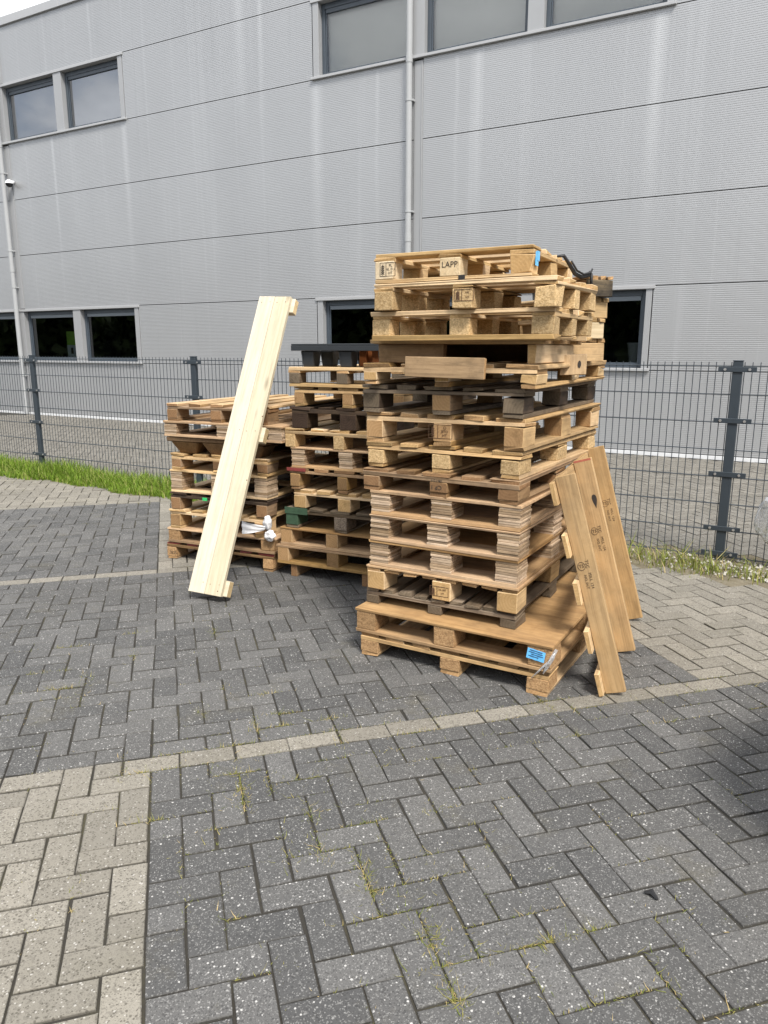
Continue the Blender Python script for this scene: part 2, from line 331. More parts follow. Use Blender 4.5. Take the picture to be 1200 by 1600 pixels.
class MB:
    def __init__(s): s.v = []; s.f = []; s.mi = []; s.g = []; s.r = []; s.n = 0
    def box(s, lo, hi, ax=0, c=.002, M=None, mi=0, emi=None, jit=0.0, rnd=None, taper=0.0, rot=0.0):
        lo = np.array(lo, float); hi = np.array(hi, float); h = (hi - lo) / 2; ctr = (lo + hi) / 2
        c = min(c, h.min() * .4)
        P = BS * h
        for k in range(3): P[:, k] -= np.where(BX == k, 0, BS[:, k] * c)
        if taper: sc = 1 - taper * (P[:, 2:3] < 0); P[:, :2] *= sc
        if jit:
            cj = rng.normal(0, jit, (2, 2, 2, 3)); ii = ((BS + 1) / 2).astype(int); P = P + cj[ii[:, 0], ii[:, 1], ii[:, 2]]
        order = [ax] + [k for k in range(3) if k != ax]
        off = rng.uniform(-50, 50, 3); off[1:] = rng.uniform(-.06, .06, 2) + np.round(off[1:])
        g = P[:, order] + off
        if rot: P[:, :2] = P[:, :2] @ np.array([[math.cos(rot), math.sin(rot)], [-math.sin(rot), math.cos(rot)]])
        P = P + ctr
        if M is not None: P = P @ np.array(M)[:3, :3].T + np.array(M)[:3, 3]
        s.add(P, BF, g, rng.random() if rnd is None else rnd, [emi if (emi is not None and a == ax) else mi for a in BA])
    def add(s, P, F, g=None, rnd=None, mi=0):
        P = np.asarray(P, float); s.v.append(P); s.f += [[i + s.n for i in f] for f in F]
        s.mi += mi if isinstance(mi, list) else [mi] * len(F)
        s.g.append(P if g is None else g); s.r.append(np.full(len(P), rng.random() if rnd is None else rnd) if np.ndim(rnd) == 0 else rnd); s.n += len(P)
    def tube(s, pts, r, k=6, mi=0, cap=True, rnd=None):
        pts = [Vector(p) for p in pts]; rr = r if isinstance(r, (list, tuple)) else [r] * len(pts); V = []; F = []
        t0 = (pts[1] - pts[0]).normalized(); ref = Vector((0, 0, 1)) if abs(t0.z) < .9 else Vector((1, 0, 0)); a = t0.cross(ref).normalized()
        for i, p in enumerate(pts):
            t = (pts[min(i + 1, len(pts) - 1)] - pts[max(i - 1, 0)]).normalized(); a = (a - t * a.dot(t)).normalized(); bb = t.cross(a)
            for j in range(k):
                q = 2 * math.pi * j / k; V.append(p + a * math.cos(q) * rr[i] + bb * math.sin(q) * rr[i])
        for i in range(len(pts) - 1):
            for j in range(k): F.append([i * k + j, i * k + (j + 1) % k, (i + 1) * k + (j + 1) % k, (i + 1) * k + j])
        if cap: F += [list(range(k))[::-1], [(len(pts) - 1) * k + j for j in range(k)]]
        s.add([tuple(v) for v in V], F, None, rnd, mi)
    def build(s, name, mats, parent=None, smooth=False):
        me = bpy.data.meshes.new(name); V = np.concatenate(s.v)
        me.from_pydata(V.tolist(), [], s.f)
        for mm in (mats if isinstance(mats, (list, tuple)) else [mats]): me.materials.append(mm)
        me.polygons.foreach_set('material_index', s.mi)
        a = me.attributes.new('gco', 'FLOAT_VECTOR', 'POINT'); a.data.foreach_set('vector', np.concatenate(s.g).astype(np.float32).ravel())
        a = me.attributes.new('rnd', 'FLOAT', 'POINT'); a.data.foreach_set('value', np.concatenate(s.r).astype(np.float32))
        if smooth: me.polygons.foreach_set('use_smooth', [True] * len(me.polygons))
        me.update()
        ob = bpy.data.objects.new(name, me); C.objects.link(ob)
        if parent is not None: ob.parent = parent
        return ob
def tag(ob, label, cat, group=None, kind=None):
    if label: ob['label'] = label
    if cat: ob['category'] = cat
    if group: ob['group'] = group
    if kind: ob['kind'] = kind
    return ob
def empty(name, loc, rz=0, label=None, cat=None, group=None):
    o_ = bpy.data.objects.new(name, None); C.objects.link(o_); o_.empty_display_size = .1
    o_.location = loc; o_.rotation_euler = (0, 0, rz); return tag(o_, label, cat, group)
def text(parent, body, loc, size, m_=None, rot=(R(90), 0, 0), name='stamp', align='CENTER', spacing=1.0):
    cu = bpy.data.curves.new(name, 'FONT'); cu.body = body; cu.size = size; cu.align_x = align; cu.align_y = 'CENTER'; cu.space_line = .8; cu.space_character = spacing
    cu.materials.append(m_ or M_INK); cu.resolution_u = 2; cu.extrude = .0002
    tmp = bpy.data.objects.new(name, cu); C.objects.link(tmp); dg = bpy.context.evaluated_depsgraph_get()
    me = bpy.data.meshes.new_from_object(tmp.evaluated_get(dg)); me.name = name
    if not me.materials: me.materials.append(m_ or M_INK)
    bpy.data.objects.remove(tmp); bpy.data.curves.remove(cu)
    o_ = bpy.data.objects.new(name, me); C.objects.link(o_); o_.parent = parent; o_.location = loc; o_.rotation_euler = rot
    return o_

# ---------------------------------------------------------------- ground
TH = R(45.5); CU = np.array([math.cos(TH), math.sin(TH)]); CV = np.array([-math.sin(TH), math.cos(TH)])
A_ = .1042; U0 = -.142; V0 = 2.755
base = MB(); base.add([(-150, -150, -.0062), (150, -150, -.0062), (150, 150, -.0062), (-150, 150, -.0062)], [[0, 1, 2, 3]])
tag(base.build('ground', M_JOINT), None, None, kind='structure')
def region(i, j):
    if j < -1 or (j == -1 and i <= -2): return 1 if i < 0 else 2
    if j == -1: return 3
    if j < 24: return 4 if i < 24 else 5
    if j == 24: return 6 if i < 4 else 5
    if j < 49: return 7 if i < 0 else 8
    return 9
LIGHT = {1: 1, 2: 0, 3: 1, 4: 0, 5: 1, 6: 1, 7: 0, 8: 1, 9: 1}
def pave(name, test, tonefn, g=.0023, dip=.0012):
    used = set(); rects = []
    for i in range(-160, 160):
        for j in range(-160, 160):
            uc, vc = U0 + (i + .5) * A_, V0 + (j + .5) * A_; p = uc * CU + vc * CV
            if not test(p[0], p[1]) or (i, j) in used: continue
            rg = region(i, j); d = (i - j) % 4
            if rg in (3, 6):
                ci, cj = (i + 1 if (i % 2 if rg == 3 else (i + 1) % 2) else i - 1), j; cells = [(i, j), (ci, cj)]
            else:
                ci, cj = {0: (i + 1, j), 1: (i - 1, j), 2: (i, j - 1), 3: (i, j + 1)}[d]; cells = [(i, j), (ci, cj)]
            if region(ci, cj) != rg or (ci, cj) in used: cells = cells[:1]
            for q in cells: used.add(q)
            xs = [q[0] for q in cells]; ys = [q[1] for q in cells]
            rects.append((U0 + min(xs) * A_, U0 + (max(xs) + 1) * A_, V0 + min(ys) * A_, V0 + (max(ys) + 1) * A_, rg))
    n_ = len(rects); a = np.array([r_[:4] for r_ in rects]); rg = np.array([r_[4] for r_ in rects])
    ctr = np.stack([(a[:, 0] + a[:, 1]) / 2, (a[:, 2] + a[:, 3]) / 2], 1); hf = np.stack([(a[:, 1] - a[:, 0]) / 2, (a[:, 3] - a[:, 2]) / 2], 1) - g
    hf -= rng.uniform(0, .0015, hf.shape); ctr += rng.normal(0, .0011, ctr.shape)
    sg = np.array([(-1, -1), (1, -1), (1, 1), (-1, 1)]); ang = rng.normal(0, .005, n_); ca, sa = np.cos(ang), np.sin(ang)
    tilt = rng.normal(0, .0035, (n_, 2)); zc = rng.normal(0, dip, n_)
    V = np.zeros((n_, 12, 3))
    for ring, (ins, z) in enumerate(((.0032, 0), (0, -.0028), (0, -.016))):
        for k in range(4):
            lx = sg[k, 0] * (hf[:, 0] - ins); ly = sg[k, 1] * (hf[:, 1] - ins)
            uu = ctr[:, 0] + lx * ca - ly * sa; vv = ctr[:, 1] + lx * sa + ly * ca
            V[:, ring * 4 + k, :2] = uu[:, None] * CU + vv[:, None] * CV
            V[:, ring * 4 + k, 2] = z + zc + tilt[:, 0] * lx + tilt[:, 1] * ly
    V[:, :8, :2] += rng.normal(0, .0011, (n_, 8, 2))
    f = [[0, 1, 2, 3]]
    for r_ in (0, 1):
        for k in range(4): f.append([r_ * 4 + k, (r_ + 1) * 4 + k, (r_ + 1) * 4 + (k + 1) % 4, r_ * 4 + (k + 1) % 4])
    f = np.array(f); F = (np.arange(n_)[:, None, None] * 12 + f[None]).reshape(-1, 4)
    me = bpy.data.meshes.new(name); me.from_pydata(V.reshape(-1, 3).tolist(), [], F.tolist()); me.materials.append(M_PAVE)
    t_ = np.repeat(tonefn(rg, n_), 12); r_ = np.repeat(rng.random(n_), 12)
    x_ = me.attributes.new('tone', 'FLOAT', 'POINT'); x_.data.foreach_set('value', t_.astype(np.float32))
    x_ = me.attributes.new('rnd', 'FLOAT', 'POINT'); x_.data.foreach_set('value', r_.astype(np.float32))
    x_ = me.attributes.new('dirt', 'FLOAT', 'POINT'); x_.data.foreach_set('value', np.tile(np.repeat([0., .5, 1.], 4), n_).astype(np.float32))
    me.update(); o_ = bpy.data.objects.new(name, me); C.objects.link(o_); tag(o_, None, None, kind='structure'); return a, ctr
FENCE = lambda X: 5.921 - .0114 * X
edge = lambda x: (5.60 if x < -3 else 5.42 + .06 * math.sin(x * 5)) + .05 * math.sin(x * 2.3) + .04 * math.sin(x * 7.1)
pa, pc = pave('pavement', lambda x, y: -12.5 < x < 4.5 and -3 < y < edge(x), lambda rg, n_: np.array([LIGHT[k] for k in rg]) * (1 - .12 * rng.random(n_)) + np.array([.0 if LIGHT[k] else .0 for k in rg]))
pave('yard_paving', lambda x, y: -20 < x < 6 and FENCE(x) + .22 < y < 11.40, lambda rg, n_: .52 + .16 * rng.random(n_))
sb = MB(); xs = np.linspace(-22, 7, 120)
SP = [(x, edge(x) - .04, -.006) for x in xs] + [(x, FENCE(x) + .27, -.006) for x in xs]
sb.add(SP, [[k, k + 1, 121 + k, 120 + k] for k in range(119)]); tag(sb.build('verge_soil', M_SOIL), None, None, kind='structure')

def blades(name, spots, mt, hmin, hmax, wid, lean=.5, kind='stuff'):
    P = []; F = []; RD = []; n0 = 0
    for (x, y, hs) in spots:
        h = random.uniform(hmin, hmax) * hs; a = random.uniform(0, 2 * math.pi); ln = random.uniform(.1, lean) * h; w_ = wid * random.uniform(.6, 1.3)
        dx, dy = math.cos(a), math.sin(a); px, py = -dy * w_, dx * w_
        for t, ww in ((0, 1), (.45, .9), (.8, .55)):
            cx, cy, cz = x + dx * ln * t * t, y + dy * ln * t * t, h * (t - .25 * t * t * (ln / h)) - .004
            P += [(cx + px * ww, cy + py * ww, cz), (cx - px * ww, cy - py * ww, cz)]
        P.append((x + dx * ln * 1.15, y + dy * ln * 1.15, h * .93))
        F += [[n0, n0 + 1, n0 + 3, n0 + 2], [n0 + 2, n0 + 3, n0 + 5, n0 + 4], [n0 + 4, n0 + 5, n0 + 6]]; RD += [random.random()] * 7; n0 += 7
    mb = MB(); mb.add(P, F, None, np.array(RD)); return tag(mb.build(name, mt), None, None, kind=kind)
sp = []
for _ in range(21000):
    x = random.uniform(-12.5, -2.5); t = random.random(); y = edge(x) - .03 + (FENCE(x) + .1 - edge(x)) * t
    cl_ = .62 + .38 * math.sin(x * 3.1 + 1) * math.sin(x * 1.3 + y * 4)
    sp.append((x, y, (.35 + .65 * min(1, t * 2.2)) * (.62 + .55 * cl_)))
blades('grass', sp, M_GRASS, .08, .22, .0042, .9)
sp = []
for cx, cy, k, h in ((-1.15, 5.62, 130, 1.0), (-.98, 5.70, 80, .8), (-.62, 5.70, 110, .9), (-.5, 5.62, 110, .8), (-.35, 5.62, 70, .7), (-.62, 5.40, 40, .6), (-.22, 5.5, 90, .5), (-.1, 5.6, 120, .5), (-.8, 5.55, 120, .55), (-.45, 5.5, 120, .45), (-1.5, 5.7, 160, 1.1), (-2.0, 5.75, 160, 1.0), (-.75, 5.75, 60, .7), (.25, 5.7, 60, .8)):
    for _ in range(int(k * .6)): sp.append((random.gauss(cx, .13), random.gauss(cy, .07), h * random.uniform(.4, 1.1)))
blades('weeds', sp, leafmat('verge_weeds', (.13, .17, .03), (.28, .31, .07), (.46, .37, .18)), .06, .22, .0035, 1.3)
# gravel by the right fence post
gv = MB()
ico = [(0, 0, 1), (.9, 0, .1), (.2, .85, .1), (-.75, .5, .1), (-.7, -.55, .1), (.3, -.85, .1), (0, 0, -.6)]
icf = [[0, 1, 2], [0, 2, 3], [0, 3, 4], [0, 4, 5], [0, 5, 1], [6, 2, 1], [6, 3, 2], [6, 4, 3], [6, 5, 4], [6, 1, 5]]
for _ in range(420):
    x = random.gauss(-.05, .45); y = random.uniform(5.47, 5.95); s_ = random.uniform(.006, .017); a = random.uniform(0, 6.28)
    q = np.array(ico) * s_ * rng.uniform(.7, 1.3, (7, 3)); q = q @ np.array([[math.cos(a), -math.sin(a), 0], [math.sin(a), math.cos(a), 0], [0, 0, 1]])
    gv.add(q + np.array([x, y, .0]), icf)
tag(gv.build('gravel', M_STONE), None, None, kind='stuff')
# little tufts in the joints
TF = [[-1.87,2.07],[-1.69,1.95],[-1.81,2.28],[-2.03,2.46],[-1.64,2.43],[-1.43,2.53],[-1.67,1.82],[-1.55,1.77],[-1.53,1.87],[-1.46,1.93],[-1.31,1.83],[-1.22,1.7],[-1.24,1.61],[-1.18,1.69],[-1.05,1.7],[-.96,1.62],[-.88,1.55],[-3.23,2.42],[-2.83,2.04],[-3.13,2.74],[-2.74,2.91],[-2.21,2.39],[-.95,1.77],[-.78,1.53],[-.73,1.5],[-.63,1.47],[-.56,1.44],[-.59,1.54],[-.52,1.6],[-.42,1.66],[-.37,1.71],[-.22,1.62],[-.15,1.68],[-.56,1.42],[-.47,1.73],[-.08,2.7],[-.41,3.13],[-.67,1.54],[-1.79,1.51],[-3.13,2.11],[-2.88,2.17],[-2.92,2.5],[-1.66,1.89],[-1.54,2.37],[-.97,1.63],[-.91,3.95],[-.91,3.29],[-1.83,2.39],[-1.87,2.24]]
sp = []
corn = np.concatenate([np.stack([pa[:, a], pa[:, b_]], 1) for a in (0, 1) for b_ in (2, 3)]); CW = corn[:, :1] * CU + corn[:, 1:] * CV
def tuft(x, y, k, h):
    d = ((CW - (x, y)) ** 2).sum(1); q = CW[d.argmin()]; al = CU if random.random() < .5 else CV
    for _ in range(k):
        t = random.gauss(0, .04); e_ = random.gauss(0, .011); sp.append((q[0] + al[0] * t + e_, q[1] + al[1] * t + e_, h * random.uniform(.5, 1.2)))
for x, y in TF: tuft(x, y, random.randint(24, 60), random.uniform(.6, 1.25))
for _ in range(330):
    x, y = random.uniform(-4.2, .1), random.uniform(1.2, 4.2)
    if math.sin(x * 2.1 + 1) + math.sin(y * 2.7 - x) > -.1: tuft(x, y, random.randint(2, 9), random.uniform(.3, .7))
for _ in range(90):
    u_ = random.uniform(-.4, 2.6); v_ = V0 - random.choice((0, A_, A_, .3)) + random.gauss(0, .03); q_ = u_ * CU + v_ * CV; tuft(q_[0], q_[1], random.randint(4, 22), random.uniform(.4, 1.0))
for _ in range(140):
    x, y = random.gauss(-1.1, .55), random.gauss(1.75, .35); tuft(x, y, random.randint(3, 20), random.uniform(.4, 1.0))
for _ in range(150): tuft(random.uniform(-11, -4.5), 5.62 - abs(random.gauss(0, .35)), random.randint(3, 12), random.uniform(.4, .9))
blades('joint_weeds', sp, M_WEED, .006, .017, .0012, 3.0)

# ---------------------------------------------------------------- warehouse
WY = 11.462
ZJ = [0.0, 1.235, 2.420, 3.608, 4.798, 5.970, 7.163, 8.29]
wh = empty('warehouse', (0, WY, 0), 0, 'long two storey warehouse of silver ribbed metal panels with dark framed windows', 'building')
mb = MB()
def rib_row(z0, z1, x0, x1):
    k = round((z1 - z0 - .02) / .027); p = (z1 - z0 - .012) / k; pr = [(z0 + .004, .022)]
    for q in range(k):
        z = z0 + .006 + q * p; pr += [(z, 0), (z + p * .60, 0), (z + p * .72, .0017), (z + p * .90, .0017)]
    pr += [(z1 - .006, 0), (z1 - .004, .022)]
    P = [(x0, y, z) for z, y in pr] + [(x1, y, z) for z, y in pr]; k = len(pr)
    mb.add(P, [[q, k + q, k + q + 1, q + 1] for q in range(k - 1)])
XL, XR = -34, 16
for r_ in range(7):
    z0, z1 = ZJ[r_], ZJ[r_ + 1]
    if r_ == 0: z0 = .06
    segs = [(XL, -16.20), (-16.03, -5.93), (-5.77, XR)] if r_ not in (1, 5) else [(XL, -20.2), (-12.34, -7.86), (-2.08, XR)]
    for a, b_ in segs: rib_row(z0, z1, a, b_)
wall = mb.build('wall', M_WALL, wh)
bk = MB()                                   # core behind the panels, leaving the window bands open
for z0, z1, bands in ((0, 1.235, 0), (1.235, 2.42, 1), (2.42, 5.97, 0), (5.97, 7.163, 1), (7.163, 8.29, 0)):
    for a, b_ in ([(XL, XR)] if not bands else [(XL, -20.2), (-12.34, -7.86), (-2.08, XR)]):
        bk.box((a, .026, z0 + (.001 if z0 else 0)), (b_, .30, z1 - .001), c=.001)
bk.box((XL, 3.2, 0), (XR, 14, 8.29), c=.001); bk.box((XL, .30, 8.0), (XR, 3.2, 8.28), c=.001)
bk.box((XL, .30, 0), (XL + .2, 3.2, 8.0), c=.001); bk.box((XR - .2, .30, 0), (XR, 3.2, 8.0), c=.001)
bk.box((XL + .2, .301, 3.5), (XR - .2, 3.2, 3.7), c=.001)
bk.build('wall_core', M_ROOM, wh)
cp = MB()
for k in range(25): cp.box((XL + k * 2.0, -.045, 8.27), (XL + k * 2.0 + 1.994, .33, 8.43), c=.006)
cp.build('coping', M_TRIM, wh)
pl = MB(); pl.box((XL, -.012, .0), (XR, .02, .055), c=.002); pl.build('plinth', plain('pale_base_trim', (.62, .63, .64), .4), wh)
for x0, x1 in ((-16.20, -16.03), (-5.93, -5.77)):
    jc = MB()
    for za, zb in ((.06, 1.2), (2.44, 5.93), (7.18, 8.27)):
        jc.box((x0 + .004, -.004, za), (x1 - .004, .02, zb), c=.003)
        jc.box((x1 - .028, -.016, za + .002), (x1 - .012, -.0045, zb - .002), c=.003)
    jc.build('joint_cover', M_PIER, wh)
WINX = [(-19.9, -18.35), (-18.1, -16.41), (-16.09, -14.39), (-14.15, -12.47), (-7.73, -6.04), (-5.76, -4.10), (-3.86, -2.18)]
for zi, (zb, zt) in enumerate(((1.235, 2.42), (5.97, 7.163))):
    for a, b_ in ((-20.2, -19.9), (-18.35, -18.1), (-16.41, -16.09), (-14.39, -14.15), (-12.47, -12.355), (-7.845, -7.73), (-6.04, -5.76), (-4.10, -3.86), (-2.18, -2.095)):
        pr = MB(); pr.box((a, -.004, zb + .03), (b_, .30, zt - .045), c=.002); pr.build('window_pier', M_PIER, wh)
    for a, b_ in ((-20.2, -12.32), (-7.88, -2.06)):
        tr = MB(); tr.box((a, -.022, zt - .045), (b_, .29, zt + .006), c=.004); tr.build('window_trim', M_TRIM, wh)
        tr = MB(); tr.box((a, -.05, zb - .012), (b_, .29, zb + .03), c=.005); tr.build('window_sill', M_TRIM, wh)
    for wi, (a, b_) in enumerate(WINX):
        f = MB(); z0, z1 = zb + .031, zt - .046; y0, y1 = .10, .17; tw = .062
        f.box((a + .001, y0, z0), (a + tw, y1, z1), c=.004); f.box((b_ - tw, y0, z0), (b_ - .001, y1, z1), c=.004)
        f.box((a + tw + .0005, y0, z0), (b_ - tw - .0005, y1, z0 + .075), c=.004); f.box((a + tw + .0005, y0, z1 - .085), (b_ - tw - .0005, y1, z1), c=.004)
        # inner sash, slightly set back
        f.box((a + tw, y0 + .022, z0 + .0755), (a + tw + .022, y1 - .004, z1 - .0855), c=.003); f.box((b_ - tw - .022, y0 + .022, z0 + .0755), (b_ - tw, y1 - .004, z1 - .0855), c=.003)
        for xx in (a + .13, b_ - .13): f.box((xx - .018, y0 - .006, z0 + .02), (xx + .018, y0 - .0005, z0 + .045), c=.001)
        fo = f.build('window', M_FRAME, wh)
        v_ = MB(); v_.box((a + tw + .022, y0 + .008, z1 - .150), (b_ - tw - .022, y0 + .05, z1 - .0858), c=.004)
        v_.build('vent_strip', M_FRAMEL if zi == 0 else M_FRAME, fo)
        g_ = MB(); q0, q1 = a + tw + .022, b_ - tw - .022; g_.add([(q0, y0 + .035, z0 + .076), (q1, y0 + .035, z0 + .076), (q1, y0 + .035, z1 - .151), (q0, y0 + .035, z1 - .151)], [[0, 1, 2, 3]])
        up_left = zi == 1 and wi < 4
        g_.build('pane', M_GLASSL if zi == 0 else (M_GLASSU if up_left else M_GLASSM), fo)
        if zi == 1:
            bl = MB(); bl.add([(q0 - .02, .2, z0 + .02), (q1 + .02, .2, z0 + .02), (q1 + .02, .2, z1 - .02), (q0 - .02, .2, z1 - .02)], [[0, 1, 2, 3]])
            bl.build('blind', M_ROOMU if up_left else M_BLIND, fo)
        else:
            pass
for px_, nm in ((-16.245, 0), (-5.985, 0)):
    p = MB()
    p.tube([(px_, -.075, .02), (px_, -.075, 8.2)], .05, 16)
    for z in (3.25, 5.9): p.tube([(px_, -.075, z), (px_, -.075, z + .12)], .056, 16)
    po = p.build('downpipe', M_PIPE, wh, smooth=False)
    for z in (.9, 2.9, 3.7, 5.35, 7.4):
        brk = MB(); brk.tube([(px_, -.075, z), (px_, -.075, z + .025)], .0575, 16); brk.box((px_ + .03, -.08, z), (px_ + .075, .018, z + .03), c=.002); brk.build('pipe_bracket', M_PIPE, po)
# things behind the lower windows
pz = empty('reflection_standin', (-15.05, WY + .55, 1.0), 0, 'green topped board behind the lower left window glass, standing in for a reflection', 'board')  # board added in place of a reflection in this pane
q = MB(); q.box((-.33, 0, .28), (.45, .02, .62), c=.003); q.build('lower_field', plain('standin_grey', (.40, .44, .47), .6), pz)
q = MB(); q.box((-.33, 0, .6202), (.45, .02, .93), c=.003); q.build('upper_field', plain('standin_green', (.22, .40, .05), .6, var=.5, vs=3), pz)
q = MB(); q.box((-.20, -.008, .42), (-.12, -.0005, .56), c=.002); q.build('dark_mark', M_INK, pz)
q = MB(); q.box((-.03, -.012, -1.0), (.03, .03, .2795), c=.003); q.box((-.25, -.1, -1.0), (.25, .12, -.97), c=.003); q.build('foot', M_FRAMEL, pz)
tag(pz, None, None)
q = MB(); q.tube([(-2.36, WY + .40, 1.0), (-2.36, WY + .40, 1.42), (-2.36, WY + .40, 1.60), (-2.36, WY + .40, 1.63)], [.06, .085, .11, .125], 20)
tag(q.build('plant_pot', plain('pot_grey', (.30, .31, .32), .6), smooth=True), 'pale tapered pot standing behind the lower right window glass', 'pot')
cb = empty('cabinet', (-13.1, WY + 1.2, 0), 0, 'pale office cabinet standing inside behind the second lower left window', 'cabinet')
q = MB(); q.box((-.45, 0, 0), (.45, .4, 1.72), c=.01); q.build('carcass', plain('cabinet_grey', (.20, .21, .22), .6), cb)
for xx in (-.44, .005):
    q = MB(); q.box((xx, -.02, .05), (xx + .435, -.0005, 1.68), c=.004); q.build('door', plain('cabinet_door', (.30, .31, .32), .5), cb)
dm = empty('security_camera', (-15.98, WY - .02, 5.12), 0, 'small white and black dome security camera on the left end of the wall', 'camera')
def dome(z0, z1, rad, nseg=18, nr=8, squash=1):
    P = []; F = []
    for i in range(nr + 1):
        t = z0 + (z1 - z0) * i / nr; r_ = rad * math.cos(t)
        for j in range(nseg): P.append((r_ * math.cos(2 * math.pi * j / nseg), r_ * math.sin(2 * math.pi * j / nseg), rad * math.sin(t) * squash))
    for i in range(nr):
        for j in range(nseg): F.append([i * nseg + j, i * nseg + (j + 1) % nseg, (i + 1) * nseg + (j + 1) % nseg, (i + 1) * nseg + j])
    return P, F
q = MB(); P_, F_ = dome(0, math.pi / 2 - .01, .085); q.add(np.array(P_) + [0, -.10, .0], F_); q.box((-.04, -.10, .01), (.04, .012, .07), c=.01); q.build('housing', plain('white_camera_shell', (.72, .73, .74), .3), dm, smooth=True)
q = MB(); P_, F_ = dome(-math.pi / 2 + .01, -.02, .078); q.add(np.array(P_) + [0, -.10, .0], F_); q.build('dome_lens', M_CARGLASS, dm, smooth=True)

# ---------------------------------------------------------------- fence
PX = [-16.2, -13.59, -10.98, -8.374, -5.685, -3.07, -.460, 2.15, 4.76]
fe = empty('mesh_fence', (-4, FENCE(-4), 0), math.atan(-.0114), 'anthracite welded wire mesh fence running in front of the warehouse', 'fence')
for x in PX:
    lx = x + 4; p = MB(); p.box((lx - .033, -.024, -.05), (lx + .033, .020, 1.452), ax=2, c=.004); p.box((lx - .035, -.026, 1.4525), (lx + .035, .022, 1.462), c=.003)
    po = p.build('post', M_POST, fe)
    for z in (1.398, 1.035, .645, .24, .05):
        c_ = MB(); c_.box((lx - .125, -.034, z - .018), (lx + .125, -.0245, z + .018), c=.006); c_.build('clamp', M_POST, po)
        c_ = MB()
        for d in (-.08, .08): c_.tube([(lx + d, -.0335, z), (lx + d, -.040, z)], .0095, 8)
        c_.build('bolt', M_ZINC, po)
for a, b_ in zip(PX[:-1], PX[1:]):
    p = MB(); x0, x1 = a + 4 + .043, b_ + 4 - .043; k = 50
    for q in range(k + 1):
        x = x0 + (x1 - x0) * q / k; p.tube([(x, .006, .0), (x, .006, 1.449)], .0031, 5, cap=False)
    for z in (.02, .22, .42, .62, .82, 1.02, 1.22, 1.42):
        for y in (.0005, .0115): p.tube([(x0 - .008, y, z), (x1 + .008, y, z)], .0038, 5, cap=False)
    p.build('mesh_panel', M_POST, fe)

# ---------------------------------------------------------------- pallets
def stamp_box(par, x, z, w_, h, lines, m_=None, divider=True):
    q = MB(); t = .0022; y0, y1 = -.0013, -.0003
    q.box((x - w_ / 2, y0, z + h / 2 - t), (x + w_ / 2, y1, z + h / 2), c=.0001); q.box((x - w_ / 2, y0, z - h / 2), (x + w_ / 2, y1, z - h / 2 + t), c=.0001)
    for xx in (x - w_ / 2, x + w_ / 2 - t) + ((x - w_ * .12,) if divider else ()): q.box((xx, y0, z - h / 2 + t + .0001), (xx + t, y1, z + h / 2 - t - .0001), c=.0001)
    # ear of wheat
    for k in range(5):
        zz = z + h * (.28 - .13 * k)
        for s_ in (-1, 1):
            M = Matrix.Translation((x - w_ * .32, 0, zz)) @ Matrix.Rotation(s_ * .7, 4, 'Y')
            q.box((s_ * .001 if s_ > 0 else -.011, y0, -.0016), (.011 if s_ > 0 else -.001, y1, .0016), c=.0001, M=M)
    q.box((x - w_ * .32 - .001, y0, z - h * .42), (x - w_ * .32 + .001, y1, z + h * .36), c=.0001)
    q.build('stamp_frame', m_ or M_INK, par)
    n_ = len(lines)
    for k, s_ in enumerate(lines): text(par, s_, (x + w_ * .18, -.0012, z + h * (.5 - (k + .5) / n_) * .8), h * .27, m_)
